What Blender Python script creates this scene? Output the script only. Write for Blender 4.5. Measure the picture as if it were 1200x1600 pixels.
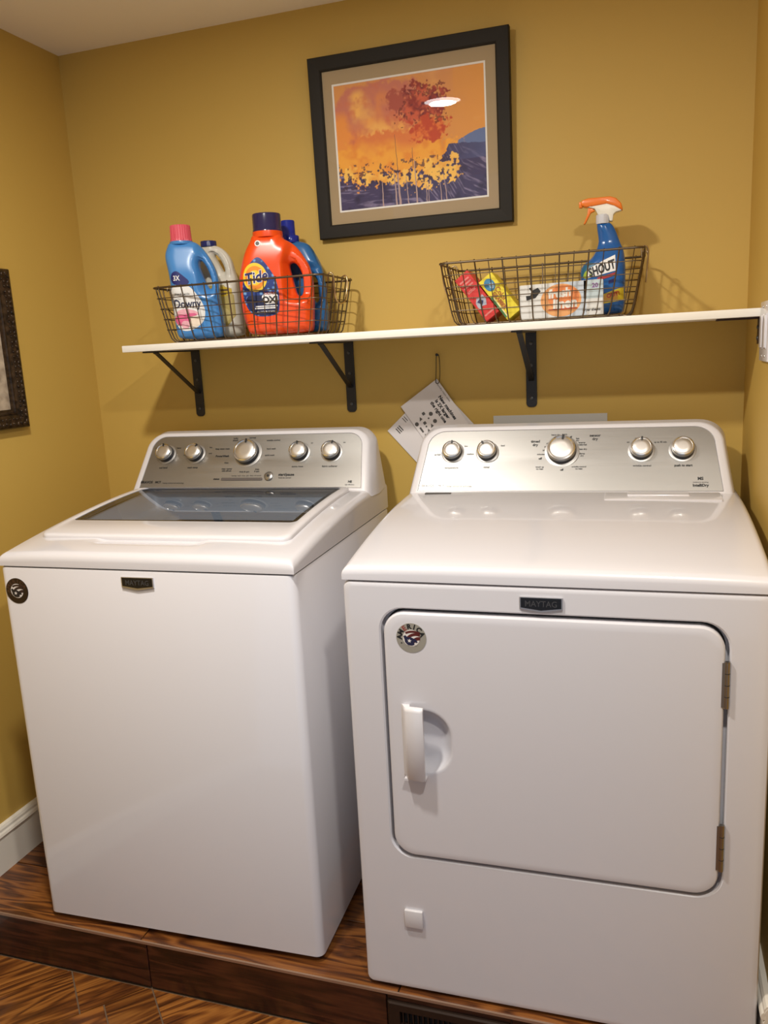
import bpy, bmesh, math, random
import numpy as np
from mathutils import Vector, Matrix
from mathutils.bvhtree import BVHTree

for o in list(bpy.data.objects):
    bpy.data.objects.remove(o)
SC = bpy.context.scene
COL = SC.collection

# ------------------------------------------------------------------ camera
CAM_POS = (1.583, -2.0964, 1.2804)
YAW, PITCH, ROLL, FPX = .3174, -.1977, -.052, 1259.1
cam = bpy.data.cameras.new('camera')
cam.sensor_fit = 'VERTICAL'
cam.sensor_height = 32.0
cam.lens = FPX * 32.0 / 1600.0
cam.clip_start = .02
camo = bpy.data.objects.new('camera', cam)
COL.objects.link(camo)
cyw, syw, cp, sp, cr, sr = math.cos(YAW), math.sin(YAW), math.cos(PITCH), math.sin(PITCH), math.cos(ROLL), math.sin(ROLL)
fw = Vector((-syw * cp, cyw * cp, sp))
r0 = Vector((cyw, syw, 0))
u0 = r0.cross(fw)
rt = cr * r0 + sr * u0
up = -sr * r0 + cr * u0
M = Matrix(((rt.x, up.x, -fw.x, CAM_POS[0]), (rt.y, up.y, -fw.y, CAM_POS[1]), (rt.z, up.z, -fw.z, CAM_POS[2]), (0, 0, 0, 1)))
camo.matrix_world = M
SC.camera = camo

# ------------------------------------------------------------------ world, exposure
w = bpy.data.worlds.new('world')
SC.world = w
w.use_nodes = True
bgn = w.node_tree.nodes['Background']
bgn.inputs[0].default_value = (.76, .85, 1.0, 1)
bgn.inputs[1].default_value = .48
SC.view_settings.view_transform = 'Standard'
SC.view_settings.look = 'None'
SC.view_settings.gamma = 1
SC.view_settings.use_curve_mapping = False
SC.view_settings.exposure = 0.0
LAMP_W = 22.3
LAMP_COL = (1.0, .945, .86)
LAMPS = [(.83, -1.24, 1.0), (1.70, -1.66, .80)]

ROOM_W, CEIL, FLOOR_Z, PLAT_Y = 1.808, 2.1385, -.122, -.7602
SH_Z = 1.3255

# ------------------------------------------------------------------ material helpers
def lin(c):
    return tuple(((v / 12.92) if v <= .04045 else ((v + .055) / 1.055) ** 2.4) for v in c)
def srgb(r, g, b):
    return (*lin((r / 255, g / 255, b / 255)), 1)
MATS = {}
def mat(name, col, rough=.5, metal=0, coat=0, trans=0, emit=None, ior=1.5, spec=.5):
    if name in MATS:
        return MATS[name]
    m = bpy.data.materials.new(name)
    m.use_nodes = True
    b = m.node_tree.nodes['Principled BSDF']
    b.inputs['Base Color'].default_value = col
    b.inputs['Roughness'].default_value = rough
    b.inputs['Metallic'].default_value = metal
    b.inputs['Coat Weight'].default_value = coat
    b.inputs['Coat Roughness'].default_value = .06
    b.inputs['Transmission Weight'].default_value = trans
    b.inputs['IOR'].default_value = ior
    b.inputs['Specular IOR Level'].default_value = spec
    if emit:
        b.inputs['Emission Color'].default_value = emit[0]
        b.inputs['Emission Strength'].default_value = emit[1]
    MATS[name] = m
    return m
def nodes(m):
    return m.node_tree.nodes, m.node_tree.links, m.node_tree.nodes['Principled BSDF']
def add_bump(m, scale, strength, dist=.001, detail=3, stretch=None, rough_var=0):
    n, l, b = nodes(m)
    tc = n.new('ShaderNodeTexCoord')
    vec = tc.outputs['Object']
    if stretch:
        mp = n.new('ShaderNodeMapping')
        mp.inputs['Scale'].default_value = stretch
        l.new(vec, mp.inputs['Vector'])
        vec = mp.outputs['Vector']
    nz = n.new('ShaderNodeTexNoise')
    nz.inputs['Scale'].default_value = scale
    nz.inputs['Detail'].default_value = detail
    l.new(vec, nz.inputs['Vector'])
    bp = n.new('ShaderNodeBump')
    bp.inputs['Strength'].default_value = strength
    bp.inputs['Distance'].default_value = dist
    l.new(nz.outputs['Fac'], bp.inputs['Height'])
    l.new(bp.outputs['Normal'], b.inputs['Normal'])
    return nz
def add_var(m, c1, c2, scale, detail=4, stretch=None):
    n, l, b = nodes(m)
    tc = n.new('ShaderNodeTexCoord')
    vec = tc.outputs['Object']
    if stretch:
        mp = n.new('ShaderNodeMapping')
        mp.inputs['Scale'].default_value = stretch
        l.new(vec, mp.inputs['Vector'])
        vec = mp.outputs['Vector']
    nz = n.new('ShaderNodeTexNoise')
    nz.inputs['Scale'].default_value = scale
    nz.inputs['Detail'].default_value = detail
    l.new(vec, nz.inputs['Vector'])
    cr_ = n.new('ShaderNodeValToRGB')
    cr_.color_ramp.elements[0].position = .3
    cr_.color_ramp.elements[1].position = .7
    cr_.color_ramp.elements[0].color = c1
    cr_.color_ramp.elements[1].color = c2
    l.new(nz.outputs['Fac'], cr_.inputs['Fac'])
    l.new(cr_.outputs['Color'], b.inputs['Base Color'])

def wood(name, dark, mid, light, rough=.32):
    m = mat(name, mid, rough, coat=.25)
    n, l, b = nodes(m)
    tc = n.new('ShaderNodeTexCoord')
    oi = n.new('ShaderNodeObjectInfo')
    mul = n.new('ShaderNodeMath'); mul.operation = 'MULTIPLY'; mul.inputs[1].default_value = 13.0
    l.new(oi.outputs['Random'], mul.inputs[0])
    add = n.new('ShaderNodeVectorMath'); add.operation = 'ADD'
    l.new(tc.outputs['Object'], add.inputs[0]); l.new(mul.outputs[0], add.inputs[1])
    mp = n.new('ShaderNodeMapping'); mp.inputs['Scale'].default_value = (2.0, 13, 13)
    l.new(add.outputs[0], mp.inputs['Vector'])
    nz = n.new('ShaderNodeTexNoise'); nz.inputs['Scale'].default_value = 1.0; nz.inputs['Detail'].default_value = 3; nz.inputs['Distortion'].default_value = .4
    l.new(mp.outputs[0], nz.inputs['Vector'])
    # growth rings: sine bands of the stretched noise field
    rg = n.new('ShaderNodeMath'); rg.operation = 'MULTIPLY'; rg.inputs[1].default_value = 62
    l.new(nz.outputs['Fac'], rg.inputs[0])
    sn = n.new('ShaderNodeMath'); sn.operation = 'SINE'; l.new(rg.outputs[0], sn.inputs[0])
    mp2 = n.new('ShaderNodeMapping'); mp2.inputs['Scale'].default_value = (8, 260, 260)
    l.new(add.outputs[0], mp2.inputs['Vector'])
    fn = n.new('ShaderNodeTexNoise'); fn.inputs['Scale'].default_value = 1; fn.inputs['Detail'].default_value = 4
    l.new(mp2.outputs[0], fn.inputs['Vector'])
    s2 = n.new('ShaderNodeMath'); s2.operation = 'MULTIPLY_ADD'; s2.inputs[1].default_value = .21; s2.inputs[2].default_value = .22
    l.new(sn.outputs[0], s2.inputs[0])
    s3 = n.new('ShaderNodeMath'); s3.operation = 'MULTIPLY_ADD'; s3.inputs[1].default_value = .62
    l.new(fn.outputs['Fac'], s3.inputs[0]); l.new(s2.outputs[0], s3.inputs[2])
    cr_ = n.new('ShaderNodeValToRGB')
    e = cr_.color_ramp.elements
    e[0].position = .22; e[0].color = dark; e[1].position = .85; e[1].color = light
    k = e.new(.52); k.color = mid
    l.new(s3.outputs[0], cr_.inputs['Fac'])
    hv = n.new('ShaderNodeHueSaturation')
    vv = n.new('ShaderNodeMath'); vv.operation = 'MULTIPLY_ADD'; vv.inputs[1].default_value = .35; vv.inputs[2].default_value = .82
    l.new(oi.outputs['Random'], vv.inputs[0]); l.new(vv.outputs[0], hv.inputs['Value'])
    l.new(cr_.outputs['Color'], hv.inputs['Color'])
    l.new(hv.outputs['Color'], b.inputs['Base Color'])
    bp = n.new('ShaderNodeBump'); bp.inputs['Strength'].default_value = .15; bp.inputs['Distance'].default_value = .001
    l.new(s3.outputs[0], bp.inputs['Height']); l.new(bp.outputs['Normal'], b.inputs['Normal'])
    return m

def brushed(name, col, rough=.34):
    m = mat(name, col, rough, metal=1)
    n, l, b = nodes(m)
    tc = n.new('ShaderNodeTexCoord')
    mp = n.new('ShaderNodeMapping'); mp.inputs['Scale'].default_value = (6, 900, 900)
    l.new(tc.outputs['Object'], mp.inputs['Vector'])
    nz = n.new('ShaderNodeTexNoise'); nz.inputs['Scale'].default_value = 1; nz.inputs['Detail'].default_value = 2
    l.new(mp.outputs[0], nz.inputs['Vector'])
    mr = n.new('ShaderNodeMapRange'); mr.inputs['To Min'].default_value = rough - .07; mr.inputs['To Max'].default_value = rough + .09
    l.new(nz.outputs['Fac'], mr.inputs['Value']); l.new(mr.outputs[0], b.inputs['Roughness'])
    bp = n.new('ShaderNodeBump'); bp.inputs['Strength'].default_value = .08; bp.inputs['Distance'].default_value = .0004
    l.new(nz.outputs['Fac'], bp.inputs['Height']); l.new(bp.outputs['Normal'], b.inputs['Normal'])
    b.inputs['Anisotropic'].default_value = .15
    return m

def glass_mat(name, tint, rough=0.0, ior=1.5):
    """thin pane: clear transmission plus fresnel reflection"""
    m = bpy.data.materials.new(name); m.use_nodes = True
    n, l = m.node_tree.nodes, m.node_tree.links
    n.remove(n['Principled BSDF'])
    out = n['Material Output']
    t = n.new('ShaderNodeBsdfTransparent'); t.inputs[0].default_value = tint
    g = n.new('ShaderNodeBsdfGlossy'); g.inputs['Roughness'].default_value = rough
    f = n.new('ShaderNodeFresnel'); f.inputs[0].default_value = ior
    mx = n.new('ShaderNodeMixShader')
    ge = n.new('ShaderNodeNewGeometry')
    fr_ = n.new('ShaderNodeMath'); fr_.operation = 'SUBTRACT'; fr_.inputs[0].default_value = 1.0; l.new(ge.outputs['Backfacing'], fr_.inputs[1])
    fm = n.new('ShaderNodeMath'); fm.operation = 'MULTIPLY'; l.new(f.outputs[0], fm.inputs[0]); l.new(fr_.outputs[0], fm.inputs[1])
    l.new(fm.outputs[0], mx.inputs[0]); l.new(t.outputs[0], mx.inputs[1]); l.new(g.outputs[0], mx.inputs[2])
    l.new(mx.outputs[0], out.inputs[0])
    MATS[name] = m
    return m

# ------------------------------------------------------------------ materials
m_wall = mat('mustard_wall_paint', (.555, .365, .080, 1), .62)
add_bump(m_wall, 350, .12, .0006)
m_ceil = mat('ceiling_paint', (.93, .88, .77, 1), .8)
add_bump(m_ceil, 300, .1, .0005)
m_trim = mat('white_trim_paint', (.78, .74, .66, 1), .38)
m_shelf = mat('white_shelf_laminate', (.86, .83, .76, 1), .4)
m_white = mat('white_enamel', (.66, .65, .69, 1), .28, coat=1.0)
add_bump(m_white, 900, .03, .0002, 1)
m_plastic = mat('white_plastic', (.68, .665, .695, 1), .28, coat=.5)
m_core = mat('dark_gap', (.015, .015, .017, 1), .7)
m_silver = brushed('brushed_console_metal', (.335, .327, .315, 1), .40)
m_knob = mat('satin_knob_metal', (.66, .64, .62, 1), .38, metal=1)
m_chrome = mat('polished_chrome_ring', (.78, .77, .76, 1), .2, metal=1)
m_skirt = mat('knob_black_skirt', (.012, .012, .018, 1), .3)
m_black = mat('black_powder_coat', (.012, .011, .012, 1), .45)
m_wire = mat('antique_bronze_wire', (.13, .095, .06, 1), .38, metal=.85)
m_wire_handle = mat('brass_handle_wire', (.50, .37, .22, 1), .3, metal=1)
m_ink = mat('black_print', (.01, .01, .012, 1), .5)
m_grey_ink = mat('grey_print', (.09, .085, .08, 1), .5)
m_paper = mat('white_paper', (.74, .70, .70, 1), .7)
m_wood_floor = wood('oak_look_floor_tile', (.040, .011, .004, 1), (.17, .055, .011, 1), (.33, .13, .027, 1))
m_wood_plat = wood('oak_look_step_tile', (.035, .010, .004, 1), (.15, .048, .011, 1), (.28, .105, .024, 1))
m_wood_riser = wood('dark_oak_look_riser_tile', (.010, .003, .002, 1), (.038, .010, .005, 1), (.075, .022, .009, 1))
m_grout = mat('tan_grout', (.16, .10, .06, 1), .85)
m_edge = mat('edge_trim_metal', (.42, .28, .20, 1), .4, metal=.6)
m_frame = mat('dark_frame_wood', (.020, .017, .013, 1), .6, spec=.22)
add_bump(m_frame, 60, .12, .0006, 3, (1, 12, 12))
m_mat = mat('taupe_mat_board', (.40, .30, .175, 1), .85)
m_bevel = mat('white_mat_bevel', (.82, .80, .76, 1), .7)
m_glass = glass_mat('picture_glass', (1, 1, 1, 1))
m_lid_glass = glass_mat('smoked_lid_glass', (.60, .645, .71, 1), 0, 1.8)
m_vent = mat('bronze_register_metal', (.030, .016, .010, 1), .45, metal=.4)
m_steel = mat('washer_tub_steel', (.62, .63, .65, 1), .45, metal=.4)

# ------------------------------------------------------------------ mesh helpers
def tag(o, label=None, cat=None, group=None, kind=None):
    if label: o['label'] = label
    if cat: o['category'] = cat
    if group: o['group'] = group
    if kind: o['kind'] = kind
    return o
def link(name, me, m=None, parent=None, smooth=None):
    o = bpy.data.objects.new(name, me)
    COL.objects.link(o)
    if m is not None and len(me.materials) == 0:
        me.materials.append(m)
    if parent is not None:
        o.parent = parent
    if smooth is not None:
        me.shade_smooth()
        me.set_sharp_from_angle(angle=math.radians(smooth))
    return o
def thing(name, label, cat, loc=(0, 0, 0), rz=0, group=None):
    o = bpy.data.objects.new(name, None)
    o.empty_display_size = .05
    COL.objects.link(o)
    o.location = loc
    o.rotation_euler = (0, 0, rz)
    return tag(o, label, cat, group)
def pyd(v, f):
    me = bpy.data.meshes.new('mesh')
    me.from_pydata([tuple(p) for p in v], [], [tuple(q) for q in f])
    me.update()
    return me
def fix_normals(me):
    bm = bmesh.new(); bm.from_mesh(me)
    bmesh.ops.recalc_face_normals(bm, faces=bm.faces)
    bm.to_mesh(me); bm.free()
    return me
def box(x0, x1, y0, y1, z0, z1, bev=0, seg=2):
    bm = bmesh.new()
    bmesh.ops.create_cube(bm, size=1)
    for v in bm.verts:
        v.co = Vector((x0 if v.co.x < 0 else x1, y0 if v.co.y < 0 else y1, z0 if v.co.z < 0 else z1))
    if bev:
        bmesh.ops.bevel(bm, geom=list(bm.edges), offset=bev, segments=seg, profile=.5, affect='EDGES')
    me = bpy.data.meshes.new('mesh'); bm.to_mesh(me); bm.free()
    return me
def join(*ms):
    v, f = [], []
    for me in ms:
        o = len(v)
        v += [tuple(p.co) for p in me.vertices]
        f += [tuple(i + o for i in p.vertices) for p in me.polygons]
    return pyd(v, f)
def loft(rings, cap0=True, cap1=True):
    n = len(rings[0])
    v = [p for r in rings for p in r]
    f = []
    for k in range(len(rings) - 1):
        a, b = k * n, (k + 1) * n
        for i in range(n):
            j = (i + 1) % n
            f.append((a + i, a + j, b + j, b + i))
    if cap0: f.append(tuple(range(n))[::-1])
    if cap1: f.append(tuple((len(rings) - 1) * n + i for i in range(n)))
    return fix_normals(pyd(v, f))
def rrect(x0, x1, z0, z1, r, n=6):
    if not isinstance(r, (list, tuple)): r = [r] * 4
    out = []
    for (cx, cz, a0, q) in ((x1, z0, -90, 0), (x1, z1, 0, 1), (x0, z1, 90, 2), (x0, z0, 180, 3)):
        rr = r[q]
        ox = cx - rr if cx == x1 else cx + rr
        oz = cz - rr if cz == z0 is False else cz
        oz = cz + rr if cz == z0 else cz - rr
        for k in range(n + 1):
            a = math.radians(a0 + 90 * k / n)
            out.append((ox + rr * math.cos(a), oz + rr * math.sin(a)))
    return out
def lathe(prof, n=32, axis='z', cap=True):
    """prof: list of (r, h)"""
    rings = []
    for r, h in prof:
        ring = []
        for k in range(n):
            a = 2 * math.pi * k / n
            c, s = r * math.cos(a), r * math.sin(a)
            ring.append((c, s, h) if axis == 'z' else ((c, -h, s) if axis == 'y' else (h, c, s)))
        rings.append(ring)
    return loft(rings, cap, cap)
def tube(pts, r, n=8, closed=False):
    pts = [Vector(p) for p in pts]
    N = len(pts)
    rings = []
    prev = None
    for i, p in enumerate(pts):
        if closed:
            t = (pts[(i + 1) % N] - pts[i - 1]).normalized()
        else:
            t = (pts[min(i + 1, N - 1)] - pts[max(i - 1, 0)]).normalized()
        if prev is None:
            a = Vector((0, 0, 1)) if abs(t.z) < .9 else Vector((1, 0, 0))
            nrm = t.cross(a).normalized()
        else:
            nrm = (prev - t * prev.dot(t)).normalized()
        prev = nrm
        b = t.cross(nrm)
        rings.append([tuple(p + r * (math.cos(2 * math.pi * k / n) * nrm + math.sin(2 * math.pi * k / n) * b)) for k in range(n)])
    if closed:
        v = [q for rg in rings for q in rg]
        f = []
        for k in range(N):
            a, b_ = k * n, ((k + 1) % N) * n
            for i in range(n):
                j = (i + 1) % n
                f.append((a + i, a + j, b_ + j, b_ + i))
        return fix_normals(pyd(v, f))
    return loft(rings)
def smooth_path(pts, it=2, closed=False):
    pts = [Vector(p) for p in pts]
    for _ in range(it):
        out = []
        n = len(pts)
        rng = range(n) if closed else range(n - 1)
        if not closed: out.append(pts[0])
        for i in rng:
            a, b = pts[i], pts[(i + 1) % n]
            out += [a * .75 + b * .25, a * .25 + b * .75]
        if not closed: out.append(pts[-1])
        pts = out
    return [tuple(p) for p in pts]
def flat_xz(pts, y=0, thick=.0004):
    """2D outline (x,z) as a thin slab facing -y"""
    n = len(pts)
    return loft([[(p[0], y - thick, p[1]) for p in pts], [(p[0], y, p[1]) for p in pts]])
def prism_xz(pts, y0, y1, bev=0):
    me = loft([[(p[0], y0, p[1]) for p in pts], [(p[0], y1, p[1]) for p in pts]])
    if bev:
        bm = bmesh.new(); bm.from_mesh(me)
        es = [e for e in bm.edges if len(e.link_faces) == 2 and e.calc_face_angle(0) > .5]
        bmesh.ops.bevel(bm, geom=es, offset=bev, segments=2, profile=.5, affect='EDGES')
        bm.to_mesh(me); bm.free()
    return me
def disc_pts(cx, cz, r, n=32, rz=None):
    rz = rz or r
    return [(cx + r * math.cos(2 * math.pi * k / n), cz + rz * math.sin(2 * math.pi * k / n)) for k in range(n)]
def star_pts(cx, cz, r, rot=0):
    return [(cx + (r if k % 2 == 0 else r * .42) * math.sin(rot + math.pi * k / 5), cz + (r if k % 2 == 0 else r * .42) * math.cos(rot + math.pi * k / 5)) for k in range(10)]
def text_mesh(s, size, sx=1.0, shear=0, align='CENTER', extrude=.0001, bold=0, res=3):
    """flat lettering lying in the XZ plane, facing -y"""
    c = bpy.data.curves.new('t', 'FONT')
    c.body = s; c.size = size; c.align_x = align; c.align_y = 'CENTER'
    c.shear = shear; c.extrude = extrude; c.offset = bold; c.resolution_u = res
    o = bpy.data.objects.new('t', c)
    COL.objects.link(o)
    bpy.context.view_layer.update()
    dg = bpy.context.evaluated_depsgraph_get()
    me = bpy.data.meshes.new_from_object(o.evaluated_get(dg))
    bpy.data.objects.remove(o); bpy.data.curves.remove(c)
    me.materials.clear()
    for v in me.vertices:
        x, y, z = v.co
        v.co = (x * sx, -z, y)
    return me
def xf(me, mtx):
    me.transform(mtx); me.update()
    return me
def moved(me, x=0, y=0, z=0, rot=0):
    """rot: rotation in the XZ plane (counter-clockwise seen from the front)"""
    return xf(me, Matrix.Translation((x, y, z)) @ Matrix.Rotation(-rot, 4, 'Y'))
def copy_tree(o, parent=None):
    c = o.copy(); COL.objects.link(c); c.parent = parent
    for ch in o.children: copy_tree(ch, c)
    return c

# ================================================================== STRUCTURE
def slab(name, me, m):
    o = link(name, me, m)
    o['kind'] = 'structure'
    return o
FRONT = -3.3
slab('wall_back', box(-.1, ROOM_W + .1, 0, .1, -.25, CEIL), m_wall)
slab('wall_left', box(-.1, 0, FRONT, 0, -.25, CEIL), m_wall)
slab('wall_right', box(ROOM_W, ROOM_W + .1, -1.0, 0, -.25, CEIL), m_wall)
slab('ceiling', box(-.1, 3.4, FRONT, .1, CEIL, CEIL + .1), m_ceil)
floor = slab('floor', box(0, 3.4, FRONT, PLAT_Y + .012, FLOOR_Z - .06, FLOOR_Z - .0035), m_grout)
# herringbone tiles on the lower floor
PW, PL, GAP = .150, .60, .0032
def plank_mesh(L, W, T=.008):
    return box(-L / 2, L / 2, -W / 2, W / 2, 0, T, .0009, 1)
tile_me = plank_mesh(PL - GAP, PW - GAP)
tile_me.materials.append(m_wood_floor)
def clip(poly, f):
    out = []
    for i in range(len(poly)):
        p, q = poly[i], poly[(i + 1) % len(poly)]
        fp, fq = f(p), f(q)
        if fp >= 0: out.append(p)
        if fp * fq < 0:
            t = fp / (fp - fq)
            out.append((p[0] + t * (q[0] - p[0]), p[1] + t * (q[1] - p[1])))
    return out
LIM_Y = PLAT_Y - .002
SEAM = -.165
def tile_list():
    """planks laid diagonally, long side along u=(x+y)/sqrt2; two fields meet at a seam"""
    out = []
    for k in range(-14, 8):
        va = -.900 + k * PW
        j0 = (-.3208, -.165, -.46, -.27)[k % 4]
        u = j0 - 6 * PL
        while u < SEAM - .01:
            a, b = u, min(u + PL, SEAM)
            if b - a > .02: out.append((a, b, va, va + PW))
            u += PL
        va = -.972 + k * PW
        j0 = (-.027, -.33, .12, -.20)[k % 4]
        u = j0 - 2 * PL
        while u < 2.2:
            a, b = max(u, SEAM), u + PL
            if b - a > .02: out.append((a, b, va, va + PW))
            u += PL
    return out
rz = math.radians(45)
sq = math.sqrt(.5)
for (ua, ub, va, vb) in tile_list():
    ua += GAP / 2; ub -= GAP / 2; va += GAP / 2; vb -= GAP / 2
    cu, cv = (ua + ub) / 2, (va + vb) / 2
    wx, wy = (cu - cv) * sq, (cu + cv) * sq
    if not (-.4 < wx < 2.5 and -2.2 < wy < -.5): continue
    poly = [((u - v) * sq, (u + v) * sq) for u, v in ((ua, va), (ub, va), (ub, vb), (ua, vb))]
    if all(p[1] < LIM_Y and p[0] > .015 for p in poly) and abs(ub - ua - (PL - GAP)) < 1e-6:
        o = link('tile', tile_me, None, floor)
    else:
        poly = clip(poly, lambda p: LIM_Y - p[1])
        if len(poly) >= 3: poly = clip(poly, lambda p: p[0] - .015)
        if len(poly) < 3: continue
        c_, s_ = math.cos(-rz), math.sin(-rz)
        loc = [((p[0] - wx) * c_ - (p[1] - wy) * s_, (p[0] - wx) * s_ + (p[1] - wy) * c_) for p in poly]
        o = link('tile', loft([[(p[0], p[1], 0) for p in loc], [(p[0], p[1], .008) for p in loc]]), m_wood_floor, floor)
    o.location = (wx, wy, FLOOR_Z - .008); o.rotation_euler = (0, 0, rz)

# raised platform with tile planks on top and on the riser
plat = slab('floor_platform', box(0, ROOM_W, PLAT_Y + .010, 0, -.2, -.0085), m_grout)
rows = [(PLAT_Y + .003, -.587), (-.583, -.437), (-.433, -.287), (-.283, -.137), (-.133, -.003)]
random.seed(4)
for k, (ya, yb) in enumerate(rows):
    off = [-.10, .27, -.32, .05, -.2][k]
    x = off - .61
    while x < ROOM_W:
        xa, xb = max(x, .003) + .0015, min(x + .61, ROOM_W - .003) - .0015
        if xb - xa > .03:
            o = link('plank', box(-(xb - xa) / 2, (xb - xa) / 2, -(yb - ya) / 2, (yb - ya) / 2, -.009, 0, .0008, 1), m_wood_plat, plat)
            o.location = ((xa + xb) / 2, (ya + yb) / 2, 0)
        x += .61
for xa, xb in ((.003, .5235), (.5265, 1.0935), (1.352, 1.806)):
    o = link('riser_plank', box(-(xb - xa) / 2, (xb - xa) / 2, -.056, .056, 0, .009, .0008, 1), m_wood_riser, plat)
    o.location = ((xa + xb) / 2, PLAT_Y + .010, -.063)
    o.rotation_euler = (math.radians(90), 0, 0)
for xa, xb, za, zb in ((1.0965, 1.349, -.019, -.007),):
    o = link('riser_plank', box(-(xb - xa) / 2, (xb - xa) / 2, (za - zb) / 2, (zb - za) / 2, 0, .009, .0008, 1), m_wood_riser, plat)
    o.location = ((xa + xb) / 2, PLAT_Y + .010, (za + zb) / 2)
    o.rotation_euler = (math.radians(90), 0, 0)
link('edge_trim', box(.003, ROOM_W - .002, PLAT_Y - .0012, PLAT_Y + .003, -.0065, -.0005), m_edge, plat)

# skirting boards
def baseboard(name, sign, x, y0, y1, z0):
    prof = [(0, 0), (.014, 0), (.014, .088), (.011, .094), (.010, .104), (.012, .108), (.010, .114), (.006, .120), (0, .122)]
    o = slab(name, loft([[(x + sign * a, y, z0 + b) for a, b in prof] for y in (y0, y1)]), m_trim)
    cap = [(0.0, .0955), (.0165, .0955), (.0185, .1), (.0165, .106), (.013, .110), (.0125, .116), (.009, .122), (.0, .124)]
    link('moulding', loft([[(x + sign * a, y, z0 + b) for a, b in cap] for y in (y0 + .001, y1 - .001)]), m_trim, o)
    return o
baseboard('baseboard_left', 1, 0, PLAT_Y + .001, -.001, 0.0)
baseboard('baseboard_front', 1, 0, FRONT, PLAT_Y - .004, FLOOR_Z)
baseboard('baseboard_right', -1, ROOM_W, PLAT_Y + .001, -.001, 0.0)

# ================================================================== RECESSED LIGHTS
for i, (lx, ly, k) in enumerate(LAMPS):
    t = thing('recessed_light', ('round white recessed ceiling light above the washer, mirrored in the picture glass',
                                 'round white recessed ceiling light out in front of the dryer')[i], 'light', (lx, ly, CEIL))
    ring = lathe([(.072, -.001), (.072, -.006), (.080, -.008), (.094, -.004), (.095, -.0005)], 40)
    link('trim_ring', fix_normals(lathe([(.070, -.0005), (.070, -.006), (.080, -.008), (.094, -.004), (.096, -.0003)], 40, cap=False)), m_plastic, t, 40)
    link('lens', lathe([(.070, -.0004), (.070, -.003), (.05, -.0035)], 40), mat('lamp_lens', (.9, .9, .9, 1), .5, emit=((1, .97, .93, 1), 16.0)), t, 40)
    la = bpy.data.lights.new('lamp', 'AREA')
    la.shape = 'DISK'; la.size = .10; la.energy = LAMP_W * k; la.color = LAMP_COL
    lo = bpy.data.objects.new('lamp', la); COL.objects.link(lo)
    lo.parent = t; lo.location = (0, 0, -.012)

# ================================================================== WASHER / DRYER common
TH = math.atan2(.098, .147)
CT, ST = math.cos(TH), math.sin(TH)
class Console:
    def __init__(s, y0, z0, xc, hb, ht, h, r):
        s.y0, s.z0, s.xc, s.hb, s.ht, s.h, s.r = y0, z0, xc, hb, ht, h, r
    def P(s, x, t, n):
        return (x, s.y0 + t * ST - n * CT, s.z0 + t * CT + n * ST)
    def outline(s, inset, top, bot, rr=None, N=10):
        rr = s.r - max(inset, top) * .6 if rr is None else rr
        h1 = s.h - top
        lean = (s.hb - s.ht) / s.h
        wat = lambda t: s.hb - inset - lean * t
        out = [(s.xc - wat(bot), bot), (s.xc + wat(bot), bot)]
        tc = h1 - rr
        for k in range(5): 
            t = bot + (tc - bot) * (k + 1) / 6
            out.append((s.xc + wat(t), t))
        for k in range(N + 1):
            a = math.pi / 2 * k / N
            out.append((s.xc + wat(tc) - rr + rr * math.cos(a), tc + rr * math.sin(a) ))
        for k in range(N + 1):
            a = math.pi / 2 + math.pi / 2 * k / N
            out.append((s.xc - wat(tc) + rr + rr * math.cos(a), tc + rr * math.sin(a)))
        for k in range(5):
            t = bot + (tc - bot) * (5 - k) / 6
            out.append((s.xc - wat(t), t))
        return out
    def frame(s):
        """matrix mapping text plane (x, -n, t) onto the face"""
        return Matrix(((1, 0, 0, 0), (0, CT, ST, s.y0), (0, -ST, CT, s.z0), (0, 0, 0, 1)))
    def body(s, back_y, zb):
        R = []
        o0 = s.outline(-.006, -.006, -.022, s.r)
        R.append([(s.xc + (x - s.xc) * .985, back_y, max(s.z0 + t * CT * .93, zb)) for x, t in o0])
        R.append([(x, s.y0 + t * ST * .55 + .075, max(s.z0 + t * CT - .002, zb)) for x, t in s.outline(-.006, -.001, -.022, s.r)])
        for ins, n in ((-.004, -.016), (0, -.008), (.003, -.0025), (.008, 0)):
            R.append([s.P(x, t, n) for x, t in s.outline(ins, ins, -.012, s.r - ins * .5)])
        R.append([s.P(x, t, 0) for x, t in s.outline(.0195, .0145, .0045)])
        R.append([s.P(x, t, -.0022) for x, t in s.outline(.0202, .0152, .0052)])
        return loft(R)
    def panel(s):
        return loft([[s.P(x, t, n) for x, t in s.outline(i, j, k)] for n, i, j, k in
                     ((-.0035, .0206, .0156, .0056), (-.0012, .0206, .0156, .0056), (-.0008, .021, .016, .006))])

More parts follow.
